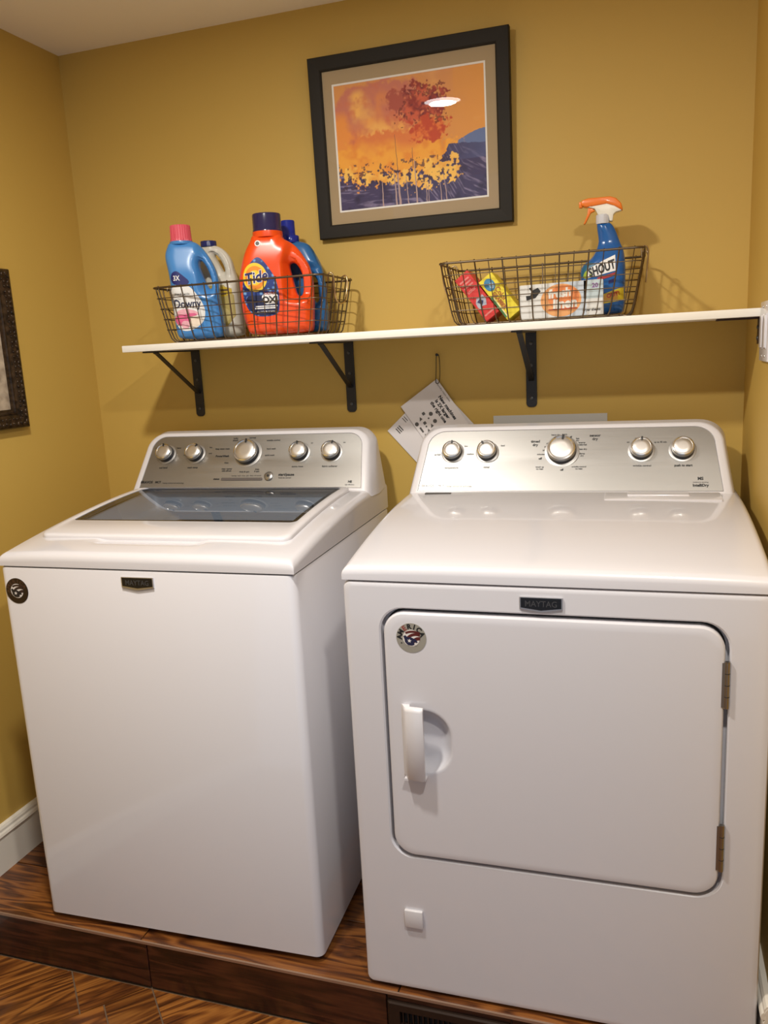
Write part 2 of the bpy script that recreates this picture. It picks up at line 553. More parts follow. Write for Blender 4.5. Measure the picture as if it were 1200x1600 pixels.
def knob(con, parent, x, t, r, point=None, push=False):
    """dial on the console face; axis along the face normal"""
    o = bpy.data.objects.new('knob', None)
    F = con.frame() @ Matrix.Translation((x, 0, t))
    prof = [(r * .60, .0215), (r * .90, .0205), (r * .97, .018), (r, .014), (r, .012)]
    me = lathe([(r * 1.02, .0), (r * 1.02, .011), (r * .96, .0125)], 40, 'y')
    base = link('knob', xf(me, F), m_skirt, parent, 35)
    ring = lathe([(r * .95, .0115), (r * 1.0, .0125), (r * 1.0, .0175), (r * .955, .0205), (r * .86, .0215), (r * .80, .0200), (r * .80, .0180)], 40, 'y', cap=False)
    link('bezel', xf(ring, F), m_chrome, base, 35)
    face = lathe([(r * .80, .0182), (r * .80, .0200), (r * .74, .0210), (r * .40, .0214)], 40, 'y')
    link('cap', xf(face, F), m_knob, base, 35)
    halo = lathe([(r * 1.22, -.0009), (r * 1.22, -.0004), (r * 1.15, .0002)], 40, 'y')
    link('dial_ring', xf(halo, F), mat('grey_dial_ring', (.40, .39, .38, 1), .4, metal=.8), base, 35)
    if point is not None:
        me = prism_xz(rrect(-r * .075, r * .075, r * .62, r * .98, r * .03, 2), -.0226, -.019)
        link('pointer', xf(me, F @ Matrix.Rotation(point, 4, 'Y')), m_ink, base)
    return base

def lettering(con, parent, items, m=None, name='lettering'):
    F = con.frame()
    for (s, x, t, size, *rest) in items:
        me = text_mesh(s, size, bold=rest[0] if rest else 0.00012, extrude=.00006)
        link(name, xf(me, F @ Matrix.Translation((x, .0003, t))), m or m_ink, parent)

def badge(parent, x0, x1, z0, z1, y=-.0005):
    xm = (x0 + x1) / 2
    p = [(x0, z1), (x0, z0 + .006), (xm, z0), (x1, z0 + .006), (x1, z1)][::-1]
    q = [(x0 + .0022, z1 - .0012), (x0 + .0022, z0 + .0090), (xm, z0 + .0045), (x1 - .0022, z0 + .0090), (x1 - .0022, z1 - .0012)][::-1]
    b = link('badge', prism_xz(p, y - .0030, y + .001, .0006), mat('badge_silver', (.55, .54, .55, 1), .3, metal=.9), parent)
    link('badge_plate', flat_xz(q, y - .0030, .0005), mat('badge_black', (.006, .006, .008, 1), .25), b)
    me = text_mesh('MAYTAG', .0150, sx=.92, bold=.0001)
    zc = (z0 + z1) / 2 + .002
    link('badge_lettering', moved(me, xm, y - .0037, zc), mat('badge_letter_grey', (.05, .05, .055, 1), .35), b)
    return b

def sticker(parent, cx, cz, r, dark, y, rot):
    base_m = mat('foil_sticker_dark_reflection', (.028, .016, .010, 1), .35, metal=.3) if dark else mat('grey_foil_sticker', (.36, .34, .29, 1), .4, metal=.3)  # dark copy: same foil sticker with a dark reflection put into its colours
    s = link('sticker', flat_xz(disc_pts(cx, cz, r, 48), y, .0005), base_m, parent)
    s['label'] = 'round America foil sticker, coloured dark brown for a dark reflection' if dark else 'round grey America sticker with flag eagle'
    yy = y - .0006
    ink = mat('sticker_ink_dark_reflection', (.07, .03, .015, 1), .5) if dark else m_ink
    for k, ch in enumerate('AMERICA'):
        a = math.radians(78 - k * 26) + rot
        me = text_mesh(ch, r * .46, bold=.0006 if not dark else .0002, extrude=.0001)
        link('letter', moved(me, cx - math.sin(a) * r * .76, yy, cz + math.cos(a) * r * .76, a), ink if not (ch == 'E' and not dark) else mat('sticker_red_ink', (.25, .06, .05, 1), .5), s)
    wht = mat('sticker_white', (.70, .66, .63, 1), .5)
    link('emblem', flat_xz(disc_pts(cx, cz, r * .56, 40), yy, .0002), wht, s)
    red = mat('sticker_dark_red', (.09, .012, .010, 1), .5) if not dark else mat('sticker_red_dark_reflection', (.03, .014, .012, 1), .5)
    navy = mat('sticker_navy', (.012, .014, .05, 1), .5) if not dark else mat('sticker_navy_dark_reflection', (.01, .01, .014, 1), .5)
    def arc(c0, r0, r1, a0, a1):
        pts = []
        for k in range(13):
            a = math.radians(a0 + (a1 - a0) * k / 12); pts.append((c0[0] + r1 * math.cos(a), c0[1] + r1 * math.sin(a)))
        for k in range(13):
            a = math.radians(a1 + (a0 - a1) * k / 12); pts.append((c0[0] + r0 * math.cos(a), c0[1] + r0 * math.sin(a)))
        return pts
    link('stripe', flat_xz(arc((cx + r * .10, cz - r * .55), r * .92, r * 1.06, 62, 118), yy - .0003, .0002), red, s)
    link('stripe', flat_xz(arc((cx + r * .32, cz - r * .45), r * .62, r * .80, 68, 150), yy - .0003, .0002), red, s)
    link('stripe', flat_xz(arc((cx + r * .52, cz - r * .42), r * .30, r * .52, 80, 160), yy - .0003, .0002), red, s)
    ng = [(-.52, .12), (-.38, .18), (-.25, .05), (-.02, .06), (.16, -.02), (.30, -.06), (.42, -.26), (.34, -.30), (.18, -.22), (.20, -.44), (.02, -.50), (-.22, -.48), (-.42, -.28), (-.44, -.10)]
    link('eagle', flat_xz([(cx + a * r, cz + b * r) for a, b in ng], yy - .0005, .0002), navy, s)
    link('star', flat_xz(star_pts(cx - r * .12, cz - r * .18, r * .15, rot), yy - .0008, .0002), wht, s)
    link('star', flat_xz(star_pts(cx + r * .30, cz - r * .40, r * .10, rot), yy - .0008, .0002), wht, s)
    for sx_, sz in ((.72, .32), (-.66, -.36)):
        link('star', flat_xz(star_pts(cx + sx_ * r, cz + sz * r, r * .07), yy, .0002), ink, s)
    return s

def ztop(y, z0, dz, yb):
    return z0 + dz * math.sin(math.pi / 2 * min(max(y, 0) / yb, 1)) ** .92
def cap_mesh(Wd, Dp, zb, z0, dz, yb, r=.016, hole=None, drop=0.0, scoop=None):
    """machine top: crowned surface with rounded front and side edges"""
    def axis(L, extra=()):
        a = [r * (1 - math.cos(math.pi / 2 * k / 6)) for k in range(7)]
        mid = [r + (L - 2 * r) * k / 22 for k in range(1, 22)]
        s = a + mid + [L - v for v in a[::-1]]
        s = [v for v in s if all(abs(v - e) > .004 for e in extra)] + list(extra)
        return sorted(s)
    ex = (hole[0], hole[1]) if hole else ()
    ey = (hole[2], hole[3]) if hole else ()
    if scoop:
        ex += tuple(scoop[0] + d for d in (-.012, -.006, 0, .006, .012)) + tuple(scoop[1] + d for d in (-.012, -.006, 0, .006, .012))
        ey += tuple(scoop[2] + d for d in (-.007, -.003, .001, .006, .012, .020, .030))
    X, Yv = axis(Wd, ex), axis(Dp, ey)
    v, f = [], []
    idx = {}
    def zz(x, y):
        zt = ztop(y, z0, dz, yb)
        e = 1.0
        d = 0
        for q in (x, Wd - x, y, Dp - y):
            if q < r:
                d = max(d, (r - q) / r)
        zt -= r * (1 - math.sqrt(max(0, 1 - d * d)))
        u = abs(x / Wd - .5) * 2
        zt -= drop * u ** 4
        if scoop:
            e1 = min(max((x - scoop[0] + .012) / .024, 0), 1) * min(max((scoop[1] + .012 - x) / .024, 0), 1)
            zt -= .0045 * e1 * min(max((y - scoop[2] + .007) / .013, 0), 1) * (1 if y < scoop[3] else 0)
        return zt
    for i, x in enumerate(X):
        for j, y in enumerate(Yv):
            idx[i, j] = len(v); v.append((x, y, zz(x, y)))
    for i in range(len(X) - 1):
        for j in range(len(Yv) - 1):
            if hole and hole[0] - 1e-6 <= X[i] and X[i + 1] <= hole[1] + 1e-6 and hole[2] - 1e-6 <= Yv[j] and Yv[j + 1] <= hole[3] + 1e-6:
                continue
            f.append((idx[i, j], idx[i + 1, j], idx[i + 1, j + 1], idx[i, j + 1]))
    per = [(i, 0) for i in range(len(X))] + [(len(X) - 1, j) for j in range(1, len(Yv))] + [(i, len(Yv) - 1) for i in range(len(X) - 2, -1, -1)] + [(0, j) for j in range(len(Yv) - 2, 0, -1)]
    low = []
    for q in per:
        x, y, z = v[idx[q]]
        low.append(len(v)); v.append((x, y, zb))
    n = len(per)
    for k in range(n):
        f.append((idx[per[k]], low[k], low[(k + 1) % n], idx[per[(k + 1) % n]]))
    if not hole:
        f.append(tuple(low[::-1]))
    return fix_normals(pyd(v, f))

# ================================================================== WASHER
WW, WD = .692, .665
WS = .8655
wash = thing('washing_machine', 'white top-load washing machine with a dark glass lid and five silver knobs', 'washing machine', (.2516, -.743, 0), .0256)
zb, zt = .0115, WS - .0022
def rr_ring(x0, x1, y0, y1, rf, rb, z):
    return [(a, b, z) for a, b in rrect(x0, x1, y0, y1, [rf, rb, rb, rf], 6)]
link('cabinet', loft([rr_ring(.004, WW - .004, .004, WD - .004, .016, .01, zb), rr_ring(0, WW, 0, WD, .018, .01, zb + .004),
                      rr_ring(0, WW, 0, WD, .018, .01, zt - .004), rr_ring(.002, WW - .002, .002, WD - .002, .016, .01, zt - .001), rr_ring(.006, WW - .006, .006, WD - .006, .014, .01, zt)], True, False), m_white, wash, 40)
link('gap_shade_core', loft([rr_ring(.008, WW - .008, .008, WD - .008, .01, .01, zt - .012), rr_ring(.008, WW - .008, .008, WD - .008, .01, .01, WS + .006)], False, False), m_core, wash)  # black core inside the seam, the shade of the gap put in as colour
for fx, fy in ((.05, .05), (WW - .05, .05), (.05, WD - .05), (WW - .05, WD - .05)):
    link('foot', moved(lathe([(.022, .0005), (.022, .008), (.010, .010), (.010, .016)], 16), fx, fy, 0), m_black, wash, 40)
HOLE = (.070, WW - .078, .175, .498)
Z0, DZ, YB = .8955, .0475, .52
link('top_deck', cap_mesh(WW, WD, WS, Z0, DZ, YB, .017, HOLE, .006, (.205, .455, .066, .12)), m_white, wash, 50)
zt_ = lambda y: ztop(y, Z0, DZ, YB)
# lid: bowed slab with a window opening
LX0, LX1, LY0, LY1 = .040, WW - .046, .088, .506
def lid_ring(ins, dz, r, grow=0):
    return [(x, y, zt_(y) + dz) for x, y in rrect(LX0 + ins, LX1 - ins, LY0 + ins, LY1 - ins, r, 8)]
def lid_rows():
    GX0, GX1, GY0, GY1 = .060, WW - .068, .184, .497
    def dens(pts):
        out = []
        n = len(pts)
        for i in range(n):
            a, b = pts[i], pts[(i + 1) % n]
            L = math.dist(a, b)
            k = 10 if L > .1 else 1
            for q in range(k): out.append((a[0] + (b[0] - a[0]) * q / k, a[1] + (b[1] - a[1]) * q / k))
        return out
    def R(x0, x1, y0, y1, r, dz): return [(x, y, zt_(y) + dz) for x, y in dens(rrect(x0, x1, y0, y1, r, 8))]
    G = lambda i, dz: R(GX0 + i, GX1 - i, GY0 + i, GY1 - i, .014 - min(i, .004), dz)
    L = lambda i, dz: R(LX0 + i, LX1 - i, LY0 + i, LY1 - i, .024 - i * .5, dz)
    return [L(.001, -.0065), L(.0, .0015), L(.0015, .0048), L(.005, .0065), L(.012, .0070), G(-.003, .0066), G(0, .0052), G(.0005, -.004)], G
rings, G = lid_rows()
lid = link('lid', loft(rings, False, False), m_plastic, wash, 40)
ring = G(.0008, .0046)
ring2 = G(.0008, .0016)
# glass is gridded so that it follows the bow of the lid
def strip_grid(x0, x1, y0, y1, dz, nx=4, ny=14):
    v, f = [], []
    for j in range(ny + 1):
        y = y0 + (y1 - y0) * j / ny
        for i in range(nx + 1):
            v.append((x0 + (x1 - x0) * i / nx, y, zt_(y) + dz))
    for j in range(ny):
        for i in range(nx):
            a = j * (nx + 1) + i
            f.append((a, a + 1, a + nx + 2, a + nx + 1))
    return v, f
v, f = strip_grid(.0585, WW - .0665, .1825, .4985, .0042)
link('lid_glass', pyd(v, f), m_lid_glass, lid, 60)
gb = []
# black ceramic border printed round the glass
def border(a, b, dz):
    o_ = G(a, dz); i_ = G(b, dz)
    n = len(o_)
    vv = o_ + i_
    ff = [(k, (k + 1) % n, n + (k + 1) % n, n + k) for k in range(n)]
    return fix_normals(pyd(vv, ff))
link('glass_border', border(.0006, .012, .0036), mat('black_glass_border', (.02, .02, .022, 1), .25), lid)
# tub seen through the glass
tubx, tuby = WW / 2, .345
hx0, hx1, hy0, hy1 = HOLE
rc = rrect(hx0 - .004, hx1 + .004, hy0 - .004, hy1 + .010, .03, 8)
cover = [[(x, y, zt_(y) - .0045) for x, y in rc], [(x + (tubx - x) * .03, y + (tuby - y) * .03, .893) for x, y in rc], [(x + (tubx - x) * .06, y + (tuby - y) * .06, .886) for x, y in rc]]
ang = [math.atan2((y - tuby), (x - tubx)) for x, y in rc]
cover.append([(tubx + .200 * math.cos(a), min(max(tuby + .200 * math.sin(a), hy0 + .01), hy1 - .01), .884) for a in ang])
cover.append([(tubx + .194 * math.cos(a), min(max(tuby + .194 * math.sin(a), hy0 + .014), hy1 - .014), .872) for a in ang])
link('tub_cover', loft(cover, False, False), mat('blue_grey_tub_cover', (.42, .45, .49, 1), .4), wash, 40)
link('wash_basket', moved(fix_normals(lathe([(.05, .50), (.20, .50), (.212, .52), (.214, .872)], 56, cap=False)), tubx, tuby, 0), m_steel, wash, 40)
link('wash_plate', moved(lathe([(.20, .505), (.18, .53), (.06, .55), (.05, .60), (.02, .61)], 40), tubx, tuby, 0), mat('grey_wash_plate', (.20, .22, .27, 1), .4), wash, 40)
# console
wc = Console(.512, .9405, WW / 2 + .002, .3405, .322, .1765, .052)
cons = link('console', wc.body(.655, .905), m_plastic, wash, 40)
link('control_panel', wc.panel(), m_silver, wash, 30)
for x, r, pnt in ((.0851, .0235, -.12), (.1752, .0235, .55), (.3311, .0335, 0.0), (.4815, .0240, -.15), (.5711, .0240, .28)):
    knob(wc, wash, x + .004, .107, r, pnt)
lettering(wc, wash, [
    ('soil level', .089, .066, .0072), ('wash temp', .179, .066, .0072), ('heavy', .124, .126, .006), ('light', .056, .126, .006),
    ('warm', .150, .112, .0055), ('cold', .148, .104, .0055), ('hot', .222, .126, .0055), ('cool', .224, .108, .0055),
    ('bulky\nsheets', .292, .149, .0062), ('normal', .342, .153, .0066), ('wrinkle control', .404, .144, .0062),
    ('hand wash', .402, .119, .0062), ('quick wash', .401, .100, .0062), ('deep water wash', .258, .121, .0062),
    ('PowerWash', .262, .099, .0080, .0003), ('rinse', .278, .079, .0062), ('clean washer\nwith affresh', .283, .058, .0060),
    ('rinse & spin', .336, .052, .0062), ('drain\n& spin', .372, .056, .0060),
    ('extra rinse', .4855, .066, .0072), ('fabric softener', .575, .066, .0072), ('on', .516, .134, .0055), ('on', .606, .134, .0055),
    ('sensing  wash  rinse  spin  done  lid locked', .344, .0405, .0050, .0), ('status', .258, .0315, .0075, .0003),
    ('start/pause', .458, .043, .0100, .0004), ('hold to cancel', .455, .034, .0062, 0),
    ('BRAVOS', .048, .0225, .0100, .0004), ('MCT', .083, .0225, .0085, .0004), ('maytag commercial technology', .130, .0200, .0052, 0),
    ('HE', .636, .0220, .0085, .0004), ('high efficiency', .636, .0140, .0045, 0)])
F = wc.frame()
link('status_bar', xf(prism_xz(rrect(.272, .392, .0270, .0345, .003, 4), -.0007, .0), F), mat('status_bar_brown', (.10, .085, .08, 1), .4), wash)
btn = link('start_button', xf(moved(lathe([(.0125, 0), (.0125, .003), (.011, .0042), (.004, .0044)], 28, 'y'), .4095, 0, .0385), F), mat('button_metal', (.34, .33, .32, 1), .3, metal=.9), wash, 40)
link('button_dot', xf(moved(lathe([(.0035, .004), (.0035, .0052)], 16, 'y'), .4085, 0, .0385), F), m_ink, btn)
badge(wash, .3065, .3815, .8222, .8500)
sticker(wash, .0405, .8100, .0285, True, -.0002, .25)

# ================================================================== DRYER
DW, DD = .737, .70
DS = .8675
dry = thing('clothes_dryer', 'white front-load clothes dryer with a square door and five silver knobs', 'dryer', (1.0511, -.7504, 0), .0145)
DX0, DX1, DZ0, DZ1 = .0765, .6640, .3140, .8095
zb, zt = .0055, DS - .0022
def fr(x0, x1, z0, z1, r, y): return [(x, y, z) for x, z in rrect(x0, x1, z0, z1, r, 8)]
g = .0062
link('cabinet', loft([
    fr(.004, DW - .004, zb + .004, zt, .010, DD), fr(0, DW, zb, zt, .010, DD - .004), fr(0, DW, zb, zt, .014, .010), fr(.001, DW - .001, zb + .001, zt - .001, .014, .005),
    fr(.0035, DW - .0035, zb + .0035, zt - .0025, .013, .0015), fr(.009, DW - .009, zb + .009, zt - .005, .012, 0),
    fr(.014, DW - .014, zb + .014, zt - .010, .011, 0), fr(DX0 - g - .007, DX1 + g + .007, DZ0 - g - .007, DZ1 + g + .007, .050, 0), fr(DX0 - g - .003, DX1 + g + .003, DZ0 - g - .003, DZ1 + g + .003, .047, 0), fr(DX0 - g, DX1 + g, DZ0 - g, DZ1 + g, .045, .003),
    fr(DX0 - g, DX1 + g, DZ0 - g, DZ1 + g, .045, .022)], True, True), m_white, dry, 35)
link('gap_shade_core', loft([fr(DX0 - .002, DX1 + .002, DZ0 - .002, DZ1 + .002, .043, .0215), fr(DX0 - .002, DX1 + .002, DZ0 - .002, DZ1 + .002, .043, .020)]), m_core, dry)  # black sheet behind the door gap, painting the shade in it
link('top_gap_shade_core', loft([rr_ring(.008, DW - .008, .008, DD - .008, .01, .01, zt - .004), rr_ring(.008, DW - .008, .008, DD - .008, .01, .01, DS + .004)]), m_core, dry)  # black core under the top panel, seam shade given as colour
for fx, fy in ((.06, .06), (DW - .06, .06), (.06, DD - .06), (DW - .06, DD - .06)):
    link('foot', moved(lathe([(.022, .0003), (.022, .004), (.012, .005), (.012, .010)], 16), fx, fy, 0), m_black, dry, 40)
# door: face with a scooped finger pocket behind the handle
def pocket(k, y):
    x0, x1, z0, z1 = .122 + .020 * k, .2000 - .030 * k, .4930 + .034 * k, .6220 - .034 * k
    return fr(x0, x1, z0, z1, [(.052) * (1 - k * .55), .052 * (1 - k * .55), .006, .006], y)
door = link('door', loft([
    fr(DX0 + .001, DX1 - .001, DZ0 + .001, DZ1 - .001, .040, .018), fr(DX0, DX1, DZ0, DZ1, .041, .002), fr(DX0 + .0008, DX1 - .0008, DZ0 + .0008, DZ1 - .0008, .041, -.001),
    fr(DX0 + .003, DX1 - .003, DZ0 + .003, DZ1 - .003, .039, -.0034), fr(DX0 + .008, DX1 - .008, DZ0 + .008, DZ1 - .008, .035, -.0045), fr(DX0 + .016, DX1 - .016, DZ0 + .016, DZ1 - .016, .030, -.0045),
    pocket(-.12, -.0045), pocket(0, -.0045), pocket(.06, -.0035), pocket(.14, -.0005), pocket(.30, .006), pocket(.55, .0125), pocket(.8, .015)], True, True), m_white, dry, 35)
hp = [(.1035, -.0040), (.1075, -.0065), (.1135, -.0200), (.1190, -.0250), (.1460, -.0275), (.1505, -.0255), (.1505, -.0195), (.1460, -.0180), (.1240, -.0160), (.1210, -.0040)]
HZ = [(.4860, .90), (.4885, 1), (.6245, 1), (.6285, .92), (.6305, .75)]
hand = link('handle', loft([[(.1035 + (x - .1035) * (1 if k > .8 else .98), -.004 + (y + .004) * k, z) for x, y in hp] for z, k in HZ]), m_plastic, door, 40)
link('handle_lip', prism_xz(rrect(.1085, .1500, .4835, .4880, .002, 3), -.0215, -.0042), m_plastic, hand)
sticker(door, .1305, .7620, .0285, False, -.0046, .16)
for z0, z1 in ((.6690, .7510), (.3660, .4540)):
    h = link('hinge', moved(tube([(.6672, -.0030, z0), (.6672, -.0030, z1)], .0042, 12), 0, 0, 0), mat('hinge_steel', (.36, .32, .27, 1), .35, metal=1), dry, 40)
    link('hinge_leaf', box(.6590, .6672, -.0052, -.0030, z0 + .002, z1 - .002), mat('hinge_steel', (0, 0, 0, 1)), h)
    for q in range(1, 4):
        zq = z0 + (z1 - z0) * q / 4
        link('knuckle_gap', tube([(.6672, -.0030, zq - .0006), (.6672, -.0030, zq + .0006)], .0045, 12), m_core, h)
badge(dry, .3285, .4025, .8205, .8485)
plug = link('access_plug', box(.0900, .1270, -.0065, .001, .1530, .1910, .0018, 2), m_plastic, dry, 40)
Z0d, DZd, YBd = .8945, .0525, .50
link('top_panel', cap_mesh(DW, DD, DS, Z0d, DZd, YBd, .014, None, .004), m_white, dry, 50)
zd = lambda y: ztop(y, Z0d, DZd, YBd)
def deck_piece(name, x0, x1, y0, y1, h, r, m, parent):
    R = lambda i, dz: [(x, y, zd(y) + dz) for x, y in rrect(x0 + i, x1 - i, y0 + i, y1 - i, r, 4)]
    return link(name, loft([R(0, -.003), R(0, h * .5), R(.0012, h)], False, True), m, parent, 40)
lint = deck_piece('lint_screen_cover', .458, .694, .393, .466, .0016, .004, m_plastic, dry)
deck_piece('lint_screen_grip', .505, .632, .430, .462, .0034, .003, m_plastic, lint)
deck_piece('vent_slot', .050, .112, .4520, .4640, .0006, .002, m_grey_ink, dry)
dc = Console(.476, .9440, DW / 2 - .004, .3590, .338, .1780, .055)
link('console', dc.body(.66, .905), m_plastic, dry, 40)
link('control_panel', dc.panel(), m_silver, dry, 30)
for x, r, pnt in ((.1030, .0225, .02), (.1865, .0225, -.55), (.3595, .0325, .12), (.5345, .0240, .06), (.6215, .0240, None)):
    knob(dc, dry, x, .1055, r, pnt)
lettering(dc, dry, [
    ('temperature', .103, .065, .0065), ('signal', .187, .066, .0065), ('low', .134, .122, .0052), ('air fluff', .066, .100, .0052), ('medium', .146, .101, .0052), ('loud', .222, .122, .0052),
    ('timed\ndry', .298, .127, .0090, .0003), ('sensor\ndry', .433, .140, .0090, .0003),
    ('minutes', .312, .098, .0055), ('20', .318, .108, .005), ('30', .3215, .117, .005), ('40', .326, .1255, .005), ('50', .333, .132, .005), ('60', .341, .1365, .005), ('70', .349, .140, .005),
    ('heavy dry', .344, .148, .0052), ('more\ndry', .364, .1465, .0052), ('off', .377, .141, .0070, .0003), ('less\ndry', .394, .135, .0052), ('energy\npreferred', .404, .124, .0056),
    ('less dry', .407, .110, .0056), ('damp\ndry', .405, .096, .0056), ('off', .311, .087, .0070, .0003), ('touch up\nno heat', .311, .063, .0052), ('wrinkle control\nno heat', .399, .063, .0052), ('off', .361, .058, .0066, .0003),
    ('wrinkle control', .536, .067, .0062), ('on', .506, .126, .0055), ('up to 140 min', .534, .136, .0048), ('up to 40 min', .575, .125, .0052),
    ('push to start', .6225, .067, .0072, .0003),
    ('BRAVOS', .050, .018, .0080, 0), ('MCT', .082, .018, .0070, 0), ('maytag commercial technology', .125, .017, .0050, 0),
    ('MS', .657, .0350, .0095, .0004), ('moisture sensing', .657, .0265, .0046, 0), ('IntelliDry', .657, .0190, .0085, .0004)])

# ================================================================== SHELF AND BRACKETS
shelf = link('wall_shelf', box(.3033, ROOM_W - .002, -.286, -.0005, SH_Z - .0165, SH_Z, .0012, 2), m_shelf, None, 40)
tag(shelf, 'long white laminate wall shelf holding two wire baskets', 'shelf')
SU = SH_Z - .0165
def bracket(x, label):
    t = thing('shelf_bracket', label, 'bracket', (x, 0, SU - .19), 0, 'black shelf brackets on the back wall')
    link('wall_leg', prism_xz(rrect(-.0135, .0135, 0, .1895, [.010, .001, .001, .010], 5), -.0045, -.0004, .0005), m_black, t)
    link('shelf_arm', box(-.0125, .0125, -.245, -.0046, .1860, .1897, .0006, 1), m_black, t)
    link('brace', loft([[(sx * .0065, y + dy, z + dz) for sx, dy, dz in ((-1, 0, -.002), (1, 0, -.002), (1, .0, .002), (-1, .0, .002))] for y, z in ((-.0040, .068), (-.0075, .0685), (-.196, .1830), (-.205, .1860))]), m_black, t)
    for z in (.022, .105, .160):
        s = link('screw', moved(lathe([(.0042, .0044), (.0040, .0060), (.002, .0068)], 14, 'y'), 0, 0, z), mat('screw_grey', (.10, .10, .10, 1), .4, metal=.8), t, 40)
    return t
bracket(.3475, 'black shelf bracket under the left end of the shelf, below the blue softener bottle')
bracket(.8185, 'black shelf bracket in the middle, right of the orange detergent bottle')
bracket(1.3085, 'black shelf bracket below the right-hand wire basket with boxes')
t = thing('shelf_bracket', 'small dark bracket on the right wall under the shelf end', 'bracket', (ROOM_W, -.245, SU - .055))
link('wall_leg', box(-.0045, -.0006, -.014, .014, 0, .0535, .0008, 1), mat('dark_bronze_bracket', (.035, .016, .012, 1), .45, metal=.4), t)
link('shelf_arm', box(-.085, -.0046, -.014, .014, .0505, .0545, .0008, 1), MATS['dark_bronze_bracket'], t)
for z in (.012, .034):
    link('screw', moved(lathe([(-.0044 - .002, .0015), (-.0044, .0045)][::-1] if False else [(.0046, 0), (.0044, .0018), (.002, .0028)], 12, 'y'), 0, 0, 0), mat('screw_grey', (.1, .1, .1, 1)), t, 40).matrix_local = Matrix.Translation((-.0044, 0, z)) @ Matrix.Rotation(math.radians(-90), 4, 'Z')

# ================================================================== WIRE BASKETS
def basket(x0, x1, y0, y1, label):
    """rim corners x0..x1, y0..y1; tapers to the bottom"""
    cx, cy = (x0 + x1) / 2, (y0 + y1) / 2
    t = thing('wire_basket', label, 'basket', (cx, cy, SH_Z), 0, 'bronze wire baskets on the shelf')
    hx, hy, H, tx, ty = (x1 - x0) / 2, (y1 - y0) / 2, .138, .026, .014
    zb = .0022
    bow = lambda q: q ** .75
    def half(z):
        q = max(0.0, min(1.0, (z - zb) / (H - zb)))
        k = 1 - (1 - q) ** 1.0
        rb = .020
        dx = 0.0
        if z - zb < rb:
            a = 1 - (z - zb) / rb
            dx = rb * .55 * (1 - math.sqrt(max(0, 1 - a * a)))
        return hx - tx * (1 - q) - dx, hy - ty * (1 - q) - dx
    def hoop(z, r, rc):
        ax, ay = half(z)
        return [(p[0], p[1], z) for p in rrect(-ax, ax, -ay, ay, rc, 5)]
    link('rim', tube(hoop(H, 0, .018), .0025, 8, True), m_wire, t, 60)
    for z in (.112, .086, .060, .034):
        link('hoop_wire', tube(hoop(z, 0, .018), .0012, 6, True), m_wire, t, 60)
    zs = [H + .004, .10, .06, .03, .012, .005, zb]
    nx = 14
    for i in range(nx):
        u = -1 + 2 * (i + .5) / nx
        r = .0018 if i % 2 == 0 else .0011
        pts = []
        for z in zs:
            ax, ay = half(min(z, H)); pts.append((u * (ax - .004), -ay, z))
        ax, ay = half(zb)
        pts.append((u * (ax - .004), -ay + .012, zb)); pts.append((u * (ax - .004), ay - .012, zb))
        for z in zs[::-1]:
            ax, ay = half(min(z, H)); pts.append((u * (ax - .004), ay, z))
        link('upright_wire', tube(pts, r, 6), m_wire, t, 60)
    ny = 7
    for i in range(ny):
        u = -1 + 2 * (i + .5) / ny
        r = .0017 if i % 2 == 0 else .0011
        pts = []
        for z in zs:
            ax, ay = half(min(z, H)); pts.append((-ax, u * (ay - .004), z))
        ax, ay = half(zb)
        pts.append((-ax + .012, u * (ay - .004), zb + .002)); pts.append((ax - .012, u * (ay - .004), zb + .002))
        for z in zs[::-1]:
            ax, ay = half(min(z, H)); pts.append((ax, u * (ay - .004), z))
        link('lengthwise_wire', tube(pts, r, 6), m_wire, t, 60)
    for sx in (-1, 1):
        ax, ay = half(H)
        pts = [(sx * (ax - .006), -.050, H - .006), (sx * (ax - .008), -.050, H + .004), (sx * (ax + .001), -.050, H + .009), (sx * (ax + .008), -.048, H + .001),
               (sx * (ax + .006), -.045, H - .028), (sx * (ax + .004), -.034, H - .056), (sx * (ax + .003), 0, H - .066), (sx * (ax + .004), .034, H - .056), (sx * (ax + .006), .045, H - .028),
               (sx * (ax + .008), .048, H + .001), (sx * (ax + .001), .050, H + .009), (sx * (ax - .008), .050, H + .004), (sx * (ax - .006), .050, H - .006)]
        link('handle', tube(smooth_path(pts, 2), .0019, 8), m_wire_handle, t, 60)
    return t
basket(.3950, .8560, -.266, -.040, 'bronze wire basket on the left of the shelf holding four bottles')
basket(1.1400, 1.5800, -.266, -.045, 'bronze wire basket on the right of the shelf holding boxes and a spray bottle')

